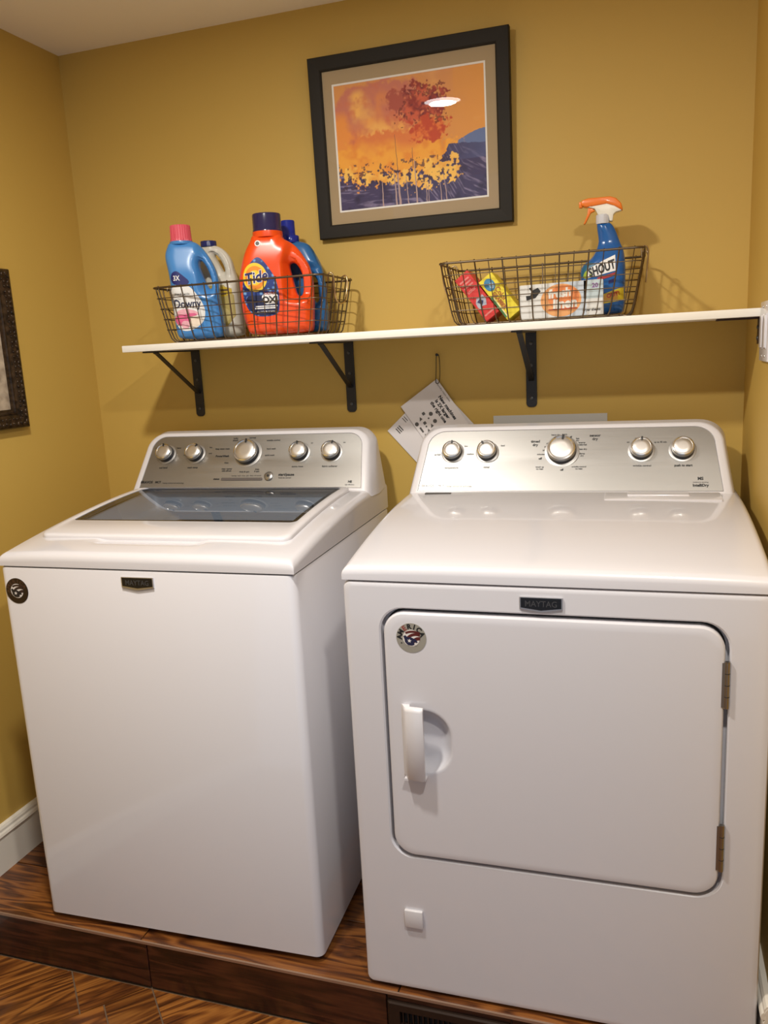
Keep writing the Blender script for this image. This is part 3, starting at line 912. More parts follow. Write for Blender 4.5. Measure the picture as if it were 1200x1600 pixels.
# ================================================================== BOTTLES
FLOORB = SH_Z + .0075
def bottle_mesh(outline, hole, half, rnd, fy, voxel=.0028, sm=6):
    """hollow-handled bottle: rounded slab from a 2D outline, voxel-remeshed, then its depth shaped by fy(x,z)"""
    c = bpy.data.curves.new('b', 'CURVE')
    c.dimensions = '2D'; c.fill_mode = 'BOTH'
    for pts in ([outline] + ([hole] if hole else [])):
        pts = smooth_path([(p[0], p[1], 0) for p in pts], 2, True)
        s = c.splines.new('POLY'); s.points.add(len(pts) - 1)
        for q, p in zip(s.points, pts): q.co = (p[0], p[1], 0, 1)
        s.use_cyclic_u = True
    c.extrude = half - rnd; c.bevel_depth = rnd; c.bevel_resolution = 3; c.offset = -rnd
    o = bpy.data.objects.new('b', c); COL.objects.link(o)
    bpy.context.view_layer.update()
    me = bpy.data.meshes.new_from_object(o.evaluated_get(bpy.context.evaluated_depsgraph_get()))
    bpy.data.objects.remove(o)
    o = bpy.data.objects.new('b', me); COL.objects.link(o)
    md = o.modifiers.new('w', 'WELD'); md.merge_threshold = .00005
    md = o.modifiers.new('r', 'REMESH'); md.mode = 'VOXEL'; md.voxel_size = voxel
    md = o.modifiers.new('s', 'SMOOTH'); md.iterations = sm; md.factor = .5
    bpy.context.view_layer.update()
    me2 = bpy.data.meshes.new_from_object(o.evaluated_get(bpy.context.evaluated_depsgraph_get()))
    bpy.data.objects.remove(o); bpy.data.meshes.remove(me)
    me2.materials.clear()
    n = len(me2.vertices)
    co = np.empty(n * 3); me2.vertices.foreach_get('co', co); co = co.reshape(-1, 3)
    x, z, d = co[:, 0].copy(), co[:, 1].copy(), co[:, 2].copy()
    out = np.stack([x, -d * fy(x, z), z], 1)
    me2.vertices.foreach_set('co', out.ravel()); me2.update()
    return fix_normals(me2)
def sstep(a, b, x):
    t = np.clip((x - a) / (b - a), 0, 1)
    return t * t * (3 - 2 * t)
def bvh_of(me):
    return BVHTree.FromPolygons([v.co for v in me.vertices], [tuple(p.vertices) for p in me.polygons])
def grid_shape(pts, step=.004):
    """2D outline filled with a triangulated grid so that it can be wrapped onto a surface"""
    bm = bmesh.new()
    vs = [bm.verts.new((p[0], 0, p[1])) for p in pts]
    bm.faces.new(vs)
    xs = [p[0] for p in pts]; zs = [p[1] for p in pts]
    k = math.floor(min(xs) / step) * step + step
    while k < max(xs):
        bmesh.ops.bisect_plane(bm, geom=bm.verts[:] + bm.edges[:] + bm.faces[:], plane_co=(k, 0, 0), plane_no=(1, 0, 0)); k += step
    k = math.floor(min(zs) / step) * step + step
    while k < max(zs):
        bmesh.ops.bisect_plane(bm, geom=bm.verts[:] + bm.edges[:] + bm.faces[:], plane_co=(0, 0, k), plane_no=(0, 0, 1)); k += step
    me = bpy.data.meshes.new('mesh'); bm.to_mesh(me); bm.free()
    return me
def wrap(me, bvh, off):
    for v in me.vertices:
        h = bvh.ray_cast(Vector((v.co.x, -.3, v.co.z)), Vector((0, 1, 0)))
        y = h[0].y if h[0] is not None else -.03
        v.co.y = y - off
    me.update()
    return me
def print_shape(name, pts, bvh, off, m, parent, sm=2, step=.004):
    if sm: pts = [(p[0], p[2]) for p in smooth_path([(p[0], 0, p[1]) for p in pts], sm, True)]
    return link(name, wrap(grid_shape(pts, step), bvh, off), m, parent, 60)
def print_text(s, size, x, z, bvh, off, m, parent, rot=0, sx=1, shear=0, bold=0, name='lettering'):
    me = moved(text_mesh(s, size, sx=sx, shear=shear, bold=bold, extrude=0), x, 0, z, rot)
    return link(name, wrap(me, bvh, off), m, parent)
def cap_part(name, x, z0, prof, m, parent, n=36, ridges=0):
    me = lathe(prof, n)
    if ridges:
        for v in me.vertices:
            a = math.atan2(v.co.y, v.co.x); r = math.hypot(v.co.x, v.co.y)
            k = 1 + .025 * math.copysign(1, math.sin(a * ridges)) if r > .8 * max(p[0] for p in prof) else 1
            v.co.x *= k; v.co.y *= k
    return link(name, moved(me, x, 0, z0), m, parent, 50)

# ---- blue fabric softener
t = thing('softener_bottle', 'light blue softener bottle with a pink cap and flower label', 'bottle', (.4860, -.186, FLOORB), math.radians(20))
dz = -.006
B = [(-.002, .2503), (.0143, .2375), (.031, .2141), (.045, .1858), (.052, .1576), (.0527, .1341), (.0516, .1011), (.0578, .0628), (.056, .015), (.050, .0028), (-.0554, .0028), (-.0685, .0207), (-.0702, .0681), (-.0726, .1151), (-.0693, .1475), (-.0712, .1754), (-.0767, .2077), (-.0757, .2224), (-.0695, .2373), (-.0626, .2508)]
B = [(max(x, -.0650 - .05 * max(z - .02, 0)) if z < .16 else x, z + dz * (z > .02) + (-.002 if z < .02 else 0)) for x, z in B]
Hh = [(.009, .2054), (.0199, .1958), (.0317, .1699), (.0364, .144), (.0323, .1254), (.0218, .1398), (.0106, .1729), (.0053, .1916)]
Hh = [(x * 1.0, z + dz) for x, z in Hh]
def fy(x, z):
    neck = 1 - .30 * sstep(.16, .245, z)
    hand = 1 - .45 * sstep(-.002, .022, x + (.0) ) * sstep(.10, .14, z)
    return neck * hand
me = bottle_mesh(B, Hh, .038, .022, fy)
m_blue = mat('softener_blue_plastic', (.055, .23, .56, 1), .3, coat=.2)
body = link('body', me, m_blue, t, 80)
bv = bvh_of(me)
cap_part('cap', -.0345, .2440, [(.0265, 0), (.0265, .006), (.0258, .007), (.0248, .038), (.0235, .040), (.015, .0405)], mat('pink_cap_plastic', (.66, .09, .13, 1), .4), t, 72, 30)
cap_part('neck_ring', -.0345, .2365, [(.029, 0), (.030, .003), (.029, .008)], m_blue, t)
lab = print_shape('label', [(-.066, .1370), (-.023, .1370), (-.0017, .1132), (.0165, .0795), (.0153, .0511), (.0002, .0327), (-.0296, .0197), (-.0528, .0255), (-.0665, .0545), (-.0693, .0969)], bv, .0006, mat('label_white', (.78, .78, .76, 1), .5), body)
print_shape('label_swoosh', [(-.0615, .1650), (-.0478, .1716), (-.0348, .1610), (-.0126, .1408), (-.0351, .1325), (-.0558, .1364), (-.0645, .148)], bv, .0008, mat('label_navy', (.012, .015, .13, 1), .45), body)
print_text('3X', .0170, -.0490, .1520, bv, .0011, mat('label_white', (1, 1, 1, 1)), body, sx=.8, bold=.0004)
print_text('Downy', .0290, -.0275, .0880, bv, .0010, mat('label_dark_blue', (.02, .025, .07, 1), .5), lab, sx=.80, bold=.0006)
print_text('free & gentle', .0080, -.038, .1130, bv, .0010, m_grey_ink, lab, sx=.9)
print_text('ULTRA', .0050, -.050, .1010, bv, .0010, m_grey_ink, lab)
pk = mat('label_pink', (.72, .12, .27, 1), .5); pk2 = mat('label_pale_pink', (.78, .40, .46, 1), .5); pk3 = mat('label_cream', (.80, .68, .55, 1), .5)
print_shape('flower_petal', [(-.060, .070), (-.035, .078), (-.010, .072), (.004, .062), (-.02, .056), (-.05, .056)], bv, .0010, pk2, lab)
print_shape('flower_petal', [(-.064, .058), (-.045, .064), (-.026, .060), (-.020, .046), (-.032, .036), (-.050, .034), (-.062, .044)], bv, .0013, pk, lab)
print_shape('flower_petal', [(-.026, .056), (-.008, .060), (.006, .050), (.004, .038), (-.014, .030), (-.028, .034)], bv, .0013, pk3, lab)
print_shape('flower_petal', [(-.036, .064), (-.010, .066), (-.004, .060), (-.022, .056), (-.036, .058)], bv, .0016, pk, lab)
print_shape('flower_petal', [(-.046, .046), (-.028, .048), (-.024, .034), (-.034, .026), (-.046, .030)], bv, .0016, pk2, lab)
# ---- white cleaner bottle
t = thing('cleaner_bottle', 'white jug with a navy cap and yellow label behind the blue softener', 'bottle', (.514, -.0945, FLOORB), math.radians(6))
B = [(-.0193, .2440), (.0062, .2290), (.0235, .2030), (.0285, .1711), (.033, .1580), (.0365, .1380), (.039, .0831), (.0425, .0188), (.037, .0030), (-.068, .0030), (-.074, .0188), (-.074, .0831), (-.072, .140), (-.070, .180), (-.064, .220), (-.058, .2440)]
Hh = [(-.0259, .2249), (-.0099, .2125), (.0026, .1882), (.006, .1712), (.0007, .1666), (-.0116, .1934), (-.0243, .2153)]
def fy(x, z):
    return (1 - .35 * sstep(.15, .24, z)) * (1 - .4 * sstep(-.03, -.01, x) * sstep(.13, .165, z))
me = bottle_mesh(B, Hh, .032, .02, fy)
body = link('body', me, mat('milky_white_plastic', (.62, .59, .50, 1), .35), t, 80)
bv = bvh_of(me)
cap_part('cap', -.0385, .2400, [(.0205, 0), (.0205, .013), (.0195, .0145), (.012, .015)], mat('navy_cap_plastic', (.012, .022, .13, 1), .35), t, 48, 24)
lab = print_shape('label', [(-.066, .138), (.030, .138), (.034, .031), (-.066, .031)], bv, .0006, mat('label_tan', (.42, .33, .10, 1), .5), body, 1)
print_shape('label_band', [(-.06, .134), (.027, .134), (.028, .108), (-.06, .108)], bv, .0009, mat('label_gold', (.55, .38, .02, 1), .5), lab, 1)
print_shape('label_stripe', [(-.06, .127), (.020, .127), (.020, .122), (-.06, .122)], bv, .0012, mat('label_brown', (.12, .07, .02, 1), .5), lab, 0)
print_shape('label_stripe', [(-.06, .118), (.012, .118), (.012, .113), (-.06, .113)], bv, .0012, mat('label_brown', (.12, .07, .02, 1), .5), lab, 0)
print_shape('label_panel', [(-.05, .082), (.018, .082), (.020, .040), (-.05, .040)], bv, .0009, mat('label_pale_gold', (.52, .42, .16, 1), .5), lab, 2)

# ---- orange detergent
t = thing('detergent_bottle', 'orange detergent jug with a translucent navy cap and bullseye label', 'bottle', (.7005, -.178, FLOORB), math.radians(15))
dz = -.006
B = [(.0235, .2499), (.0242, .2365), (.0358, .2313), (.0511, .2221), (.0659, .2042), (.0767, .1863), (.0857, .1704), (.091, .1449), (.0924, .1212), (.0914, .0917), (.0887, .0521), (.086, .0123), (.0793, .0036), (.0105, .0030), (-.0694, .0036), (-.0756, .014), (-.0815, .0401), (-.087, .07), (-.0892, .1034), (-.0902, .1269), (-.0885, .1462), (-.0813, .173), (-.0744, .1959), (-.0646, .2186), (-.0533, .2354), (-.0491, .2505)]
B = [(x * 1.01, z + (dz if z > .02 else -.002)) for x, z in B]
Hh = [(.0399, .178), (.048, .1797), (.0575, .1715), (.0646, .1576), (.0695, .1418), (.069, .1203), (.0666, .1007), (.0581, .0951), (.0505, .1014), (.046, .1231), (.040, .1527), (.0356, .1743)]
Hh = [(x * 1.01, z + dz) for x, z in Hh]
def fy(x, z):
    neck = 1 - .18 * sstep(.17, .25, z)
    hand = 1 - .48 * sstep(.018, .040, x - .25 * np.clip(z - .17, 0, 1)) * sstep(.072, .098, z)
    return neck * hand
me = bottle_mesh(B, Hh, .043, .026, fy)
m_or = mat('orange_detergent_plastic', (.80, .075, .008, 1), .28, coat=.25)
body = link('body', me, m_or, t, 80)
bv = bvh_of(me)
cap = cap_part('cap', -.0130, .2480, [(.0362, 0), (.0362, .005), (.0352, .006), (.0352, .040), (.0340, .0430), (.02, .0435)], mat('translucent_navy_cap', (.035, .028, .11, 1), .18, trans=.35), t, 48)
cap_part('spout_ring', -.0130, .2390, [(.0370, -.004), (.0375, .0), (.0370, .010)], m_or, t)
m_lb = mat('label_royal_blue', (.016, .045, .22, 1), .4)
n_, l_, b_ = nodes(m_lb)
vor = n_.new('ShaderNodeTexVoronoi'); vor.inputs['Scale'].default_value = 95
tc = n_.new('ShaderNodeTexCoord'); l_.new(tc.outputs['Object'], vor.inputs['Vector'])
rp = n_.new('ShaderNodeValToRGB'); rp.color_ramp.elements[0].position = .10; rp.color_ramp.elements[0].color = (.20, .42, .75, 1); rp.color_ramp.elements[1].position = .45; rp.color_ramp.elements[1].color = (.012, .035, .19, 1)
l_.new(vor.outputs['Distance'], rp.inputs['Fac']); l_.new(rp.outputs['Color'], b_.inputs['Base Color'])
L = [(-.0348, .1944), (-.0217, .1843), (-.0091, .1664), (.0051, .1425), (.0112, .1168), (.0123, .0912), (.0102, .0636), (.0034, .054), (-.0222, .0502), (-.0503, .0525), (-.0672, .0671), (-.0771, .0931), (-.0790, .1186), (-.075, .1418), (-.0651, .1647), (-.0495, .1853)]
L = [(x, z + dz) for x, z in L]
lab = print_shape('label', L, bv, .0006, m_lb, body)
print_shape('label_dark', [(-.0730, .098), (-.03, .095), (.008, .097), (.009, .060), (.002, .0500), (-.022, .0465), (-.049, .0490), (-.064, .062)], bv, .0009, mat('label_midnight', (.008, .012, .06, 1), .4), lab)
cxl, czl = -.0445, .1390
print_shape('bullseye', disc_pts(cxl, czl, .0300, 36, .0345), bv, .0012, mat('bullseye_yellow', (.86, .58, .03, 1), .4), lab, 0)
print_shape('bullseye', disc_pts(cxl, czl - .001, .0245, 36, .028), bv, .0015, mat('bullseye_orange', (.80, .26, .015, 1), .4), lab, 0)
print_shape('bullseye', disc_pts(cxl, czl - .001, .0165, 36, .018), bv, .0018, mat('bullseye_yellow', (.86, .58, .03, 1), .4), lab, 0)
wt = mat('label_bright_white', (.85, .85, .85, 1), .45)
print_text('Tide', .0370, cxl + .002, czl - .001, bv, .0021, wt, lab, sx=.86, shear=.2, rot=.16, bold=.0020)
print_text('Tide', .0370, cxl + .002, czl - .001, bv, .0025, mat('label_ink_navy', (.012, .010, .11, 1), .4), lab, sx=.86, shear=.2, rot=.16, bold=.0008)
print_shape('label_patch', [(-.031, .099), (-.010, .1015), (.0085, .100), (.009, .074), (-.031, .0735)], bv, .0012, wt, lab, 1)
print_text('OXI', .0215, -.0115, .0835, bv, .0016, m_ink, lab, sx=1.05, bold=.0008)
print_text('ULTRA', .0085, -.0095, .0995, bv, .0018, mat('label_red_text', (.35, .04, .05, 1), .5), lab, sx=1.1, bold=.0003)
print_shape('label_line', [(-.048, .0705), (.006, .0705), (.006, .0680), (-.048, .0680)], bv, .0014, wt, lab, 0)
print_shape('label_line', [(-.050, .0660), (.004, .0660), (.004, .0630), (-.050, .0630)], bv, .0014, wt, lab, 0)
print_text('4X ODOR STAIN', .0060, -.024, .0560, bv, .0014, wt, lab)
stk = print_shape('round_sticker', disc_pts(-.0330, .2190, .0072, 24), bv, .0010, mat('label_bright_white', (1, 1, 1, 1)), body, 0)
print_shape('sticker_dot', disc_pts(-.0330, .2190, .0048, 20), bv, .0014, m_grey_ink, stk, 0)

# ---- blue detergent behind
t = thing('detergent_bottle', 'dark blue jug with a royal blue cap half hidden behind the orange detergent', 'bottle', (.7490, -.0910, FLOORB), math.radians(3))
B = [(-.0205, .2343), (.0067, .2264), (.0162, .2141), (.0264, .1957), (.0364, .1754), (.0445, .1549), (.0455, .1144), (.049, .0735), (.0496, .0118), (.0459, .0030), (-.088, .0030), (-.093, .0118), (-.092, .08), (-.088, .14), (-.078, .19), (-.066, .225), (-.055, .2343)]
Hh = [(.0109, .148), (.0251, .1414), (.0331, .1209), (.0331, .0904), (.0246, .0725), (.0102, .0914)]
def fy(x, z):
    return (1 - .3 * sstep(.17, .235, z)) * (1 - .4 * sstep(.000, .012, x) * sstep(.06, .085, z) * (1 - sstep(.16, .18, z)))
me = bottle_mesh(B, Hh, .026, .018, fy)
body = link('body', me, mat('deep_blue_plastic', (.018, .12, .32, 1), .3, coat=.2), t, 80)
m_rb = mat('royal_blue_cap', (.008, .022, .26, 1), .22)
cap_part('collar', -.0385, .2300, [(.0215, 0), (.0220, .003), (.0220, .016), (.020, .018)], m_rb, t)
cap_part('cap', -.0440, .2460, [(.0195, 0), (.0195, .004), (.0185, .005), (.0180, .037), (.0165, .0395), (.009, .040)], m_rb, t)

# ---- spray bottle
t = thing('spray_bottle', 'blue stain remover spray bottle with an orange and white trigger head', 'bottle', (1.508, -.117, FLOORB), math.radians(2))
S = 1.0
k = lambda L, d=-.0035: [((x - .0022) * 1.015, z * 1.012 + d) for x, z in L]
B = k([(-.001, .2070), (.0116, .1865), (.0199, .1607), (.0281, .1456), (.0319, .1183), (.033, .091), (.0315, .0545), (.0312, .0177), (.0282, .0050), (-.0560, .0050), (-.0625, .0200), (-.0652, .0796), (-.066, .1055), (-.0577, .1196), (-.0373, .1327), (-.0254, .1608), (-.0264, .1753), (-.0300, .1991), (-.0290, .2072)])
def fy(x, z):
    return 1 - .52 * sstep(.115, .165, z)
me = bottle_mesh(B, None, .030, .022, fy, .0022)
body = link('body', me, mat('spray_blue_plastic', (.012, .105, .36, 1), .22, coat=.3), t, 80)
bv = bvh_of(me)
cap_part('collar', -.0195, .2020, [(.0142, 0), (.0148, .002), (.0148, .019), (.013, .020)], mat('translucent_collar', (.62, .63, .68, 1), .35), t, 40, 20)
OR = k([(-.0638, .2486), (-.0619, .2556), (-.0482, .2588), (-.0192, .2587), (-.0013, .2587), (.0113, .254), (.0221, .2424), (.0257, .2297), (.024, .2276), (.0078, .2384), (-.0084, .2444), (-.0319, .2421), (-.0519, .2404), (-.0619, .244)])
WH = k([(-.0519, .2400), (-.0319, .2421), (-.0084, .2444), (.0078, .2384), (.024, .2276), (.0114, .2253), (.0061, .2208), (.0043, .2068), (-.002, .2070), (-.0047, .22), (-.0273, .2221), (-.0337, .2355), (-.0464, .2395)])
TR = k([(-.0483, .2397), (-.0501, .2259), (-.0584, .2051), (-.0542, .2062), (-.0424, .2284), (-.0333, .2315), (-.0382, .237)])
m_so = mat('spray_orange_plastic', (.82, .19, .012, 1), .32, coat=.2)
link('head_cover', prism_xz(OR, -.0125, .0125, .0022), m_so, t, 50)
link('head_shroud', prism_xz(WH, -.0110, .0110, .0018), mat('spray_white_plastic', (.80, .77, .68, 1), .35), t, 50)
link('trigger', prism_xz(TR, -.0065, .0065, .0012), m_so, t, 50)
link('nozzle', box(-.0715, -.0635, -.0065, .0065, .2400, .2530, .0015, 2), m_so, t, 50)
lab = print_shape('label_swirl', k([(-.064, .085), (-.064, .112), (-.052, .1215), (-.034, .1190), (-.026, .108), (-.040, .090)]), bv, .0006, mat('label_teal', (.015, .12, .22, 1), .4), body)
print_shape('label_swirl', k([(-.060, .086), (-.056, .101), (-.044, .106), (-.036, .098), (-.046, .086)]), bv, .0010, mat('label_lime', (.34, .44, .04, 1), .4), lab)
print_shape('logo_patch', k([(-.049, .086), (.011, .0985), (.010, .133), (-.010, .1245), (-.048, .1060)]), bv, .0010, wt, body, 0)
print_text('SHOUT', .0270, -.0215, .1020, bv, .0016, m_ink, body, rot=.30, sx=.66, bold=.0010, shear=.15)
print_shape('label_band', k([(-.028, .086), (.012, .0955), (.012, .089), (-.028, .079)]), bv, .0010, mat('label_red', (.40, .02, .02, 1), .4), body, 0)
print_shape('label_band', k([(-.004, .078), (.011, .0835), (.011, .0760), (-.004, .071)]), bv, .0010, mat('label_navy', (0, 0, 0, 1)), body, 0)
yb = print_shape('label_panel', k([(-.060, .035), (-.0087, .0517), (.029, .0638), (.029, .0344), (-.0087, .0294), (-.060, .024)]), bv, .0008, mat('label_yellow', (.60, .46, .03, 1), .4), body, 0)
print_shape('label_panel', k([(-.056, .032), (-.0087, .0485), (.016, .0560), (.016, .0364), (-.0087, .0325), (-.056, .026)]), bv, .0012, mat('label_ochre', (.52, .27, .02, 1), .4), yb, 0)
print_text('OUT!', .0120, .0040, .0440, bv, .0016, mat('label_red', (1, 1, 1, 1)), yb, rot=.22, bold=.0004)

# ================================================================== BOXES
def carton(name, label, cx, y0, cz, W, H, D, ang, m, side=None):
    t = thing(name, label, 'box', (cx, y0, cz))
    t.rotation_euler = (0, -ang, 0)
    link('carton', box(-W / 2, W / 2, 0, D, -H / 2, H / 2, .0008, 1), m, t)
    return t
def on_box(t, name, pts, m, lvl=0, parent=None):
    return link(name, flat_xz(pts, -.0002 - .0003 * lvl, .0003), m, parent or t)
def txt_box(t, s, size, x, z, m, rot=0, sx=1, bold=0, lvl=1, shear=0):
    return link('lettering', moved(text_mesh(s, size, sx=sx, bold=bold, shear=shear, extrude=.0001), x, -.0004 - .0003 * lvl, z, rot), m, t)
lw = mat('carton_white', (.78, .76, .70, 1), .5)
t = carton('dryer_sheet_box', 'white dryer sheet box with an orange circle in the right basket', 1.4030, -.207, FLOORB + .0378, .1800, .0755, .045, .012, lw)
ps = on_box(t, 'print_panel', rrect(-.091, .091, -.037, .037, .001, 2), mat('carton_pale', (.72, .72, .70, 1), .5))
on_box(t, 'print_panel', rrect(.050, .091, -.002, .037, .001, 2), mat('carton_pale_blue', (.52, .62, .66, 1), .5), 1)
on_box(t, 'print_panel', rrect(-.015, .055, -.037, .037, .001, 2), mat('carton_sky', (.55, .62, .70, 1), .5), 1)
on_box(t, 'orange_circle', disc_pts(.000, -.001, .0445, 40, .0355), mat('carton_peach', (.80, .38, .14, 1), .5), 2)
on_box(t, 'orange_circle', disc_pts(.006, .004, .0340, 40, .027), mat('carton_orange', (.76, .24, .07, 1), .5), 3)
txt_box(t, 'fresh', .0260, -.003, .0140, lw, .06, .95, .0012, 4, .1)
txt_box(t, 'linen', .0290, .008, -.0090, lw, .06, .95, .0014, 4, .1)
on_box(t, 'print_line', rrect(-.028, .036, -.0215, -.0190, .001, 2), mat('carton_red', (.45, .07, .03, 1), .5), 4)
ob = mat('carton_black', (.015, .013, .012, 1), .5)
on_box(t, 'print_mark', [(-.076, .004), (-.056, .008), (-.044, .022), (-.050, .030), (-.060, .026), (-.068, .014), (-.077, .014)], ob, 2)
on_box(t, 'print_mark', [(-.070, .030), (-.064, .022), (-.060, .024), (-.066, .032)], ob, 2)
txt_box(t, '20', .0130, .074, .025, mat('carton_purple', (.25, .08, .30, 1), .5), 0, 1, .0003, 3)
txt_box(t, 'dryer sheets', .0075, .066, -.026, m_grey_ink, 0, 1, .0002, 3)
# red and yellow cartons leaning against the left end
ar = math.atan2(.0225, .0320)
t = carton('laundry_sheet_box', 'red laundry sheet box leaning in the left end of the right basket', 1.2105, -.192, FLOORB + .0596, .0375, .1205, .085, .64, mat('carton_scarlet', (.62, .035, .030, 1), .45))
m_rp = mat('carton_pale_red', (.72, .22, .20, 1), .5)
for z in (.046, .038, .030):
    on_box(t, 'print_line', rrect(-.014, .012, z - .0020, z + .0020, .001, 2), m_rp)
txt_box(t, 'color', .0120, -.001, .018, m_rp, 0, .9, .0004)
on_box(t, 'print_mark', [(-.012, -.012), (-.004, -.004), (.004, -.008), (.012, -.004), (.013, -.018), (.006, -.030), (-.004, -.026), (-.011, -.032), (-.014, -.022)], mat('carton_grey', (.40, .42, .50, 1), .5))
on_box(t, 'print_mark', [(-.008, -.012), (0, -.010), (.006, -.018), (-.002, -.024)], mat('carton_dark_blue', (.03, .04, .12, 1), .5), 1)
on_box(t, 'print_line', rrect(-.013, .014, -.050, -.046, .001, 2), m_rp)
t = carton('laundry_sheet_box', 'yellow dye-catching sheet box leaning beside the red box', 1.2630, -.192, FLOORB + .0560, .0375, .1095, .085, .64, mat('carton_yellow', (.80, .66, .04, 1), .45))
eb = mat('carton_globe_blue', (.05, .22, .42, 1), .45)
gl = on_box(t, 'globe_print', disc_pts(-.002, .034, .0120, 28, .0150), eb)
on_box(t, 'globe_light', disc_pts(.001, .030, .0060, 20, .0070), mat('carton_light_blue', (.36, .58, .80, 1), .4), 1, gl)
tx_c = mat('carton_brown_red', (.42, .12, .03, 1), .5)
txt_box(t, 'Color', .0165, .006, .002, tx_c, math.radians(-90), .9, .0003)
txt_box(t, 'GRABBER', .0120, -.006, -.008, tx_c, math.radians(-90), .9, .0005)
on_box(t, 'print_line', rrect(-.0185, -.0145, -.048, .010, .001, 2), mat('carton_green', (.05, .20, .08, 1), .5))
on_box(t, 'print_line', rrect(-.0135, -.0120, -.048, .010, .0005, 2), lw)

# ================================================================== FRAMED PICTURE (back wall)
PX0, PX1, PZ0, PZ1 = .7630, 1.2720, 1.5750, 2.0095
PWd, PHt = PX1 - PX0, PZ1 - PZ0
pic = thing('framed_picture', 'landscape print of orange autumn trees in a wide dark frame on the back wall', 'picture', ((PX0 + PX1) / 2, -.0005, PZ0))
pic.rotation_euler = (math.radians(1.7), 0, 0)     # hangs leaning slightly forward at the top
hw = PWd / 2
def frame_bars(W, H, fwid, prof, parent, m, name='frame_bar'):
    """four mitred mouldings; prof = list of (in, depth) from outer edge to inner edge"""
    cs = [(-W / 2, 0), (W / 2, 0), (W / 2, H), (-W / 2, H)]
    for k in range(4):
        a, b = cs[k], cs[(k + 1) % 4]
        d = ((b[0] - a[0]), (b[1] - a[1])); L = math.hypot(*d); d = (d[0] / L, d[1] / L)
        nrm = (-d[1], d[0])
        R = []
        for end, s in ((a, 1), (b, -1)):
            R.append([(end[0] + d[0] * s * q + nrm[0] * q, -dep, end[1] + d[1] * s * q + nrm[1] * q) for q, dep in prof])
        link(name, loft(R), m, parent, 30)
frame_bars(PWd, PHt, .0345, [(0, .001), (0, .020), (.002, .0225), (.006, .0225), (.030, .0205), (.0335, .0180), (.0345, .0120), (.0345, .001)], pic, m_frame)
# mat board with a window, then bevel, then the print
ix, iz0, iz1 = hw - .0335, .0335, PHt - .0335
qx, qz0, qz1 = .1955, .0630, PHt - .0660
def win(x, z0, z1, y): return [(p[0], y, p[1]) for p in ((-x, z0), (x, z0), (x, z1), (-x, z1))]
link('mat_board', loft([win(ix, iz0, iz1, -.0100), win(ix, iz0, iz1, -.0125), win(qx, qz0, qz1, -.0125), win(qx - .0005, qz0 + .0005, qz1 - .0005, -.0100)], False, False), m_mat, pic)
link('mat_bevel', loft([win(qx, qz0, qz1, -.0124), win(qx, qz0, qz1, -.0128), win(qx - .0042, qz0 + .0042, qz1 - .0042, -.0120), win(qx - .0046, qz0 + .0046, qz1 - .0046, -.0100)], False, False), m_bevel, pic)
link('backing', box(-ix, ix, -.0065, -.001, iz0, iz1), m_core, pic)
link('glass', box(-ix, ix, -.0150, -.0142, iz0, iz1), m_glass, pic)
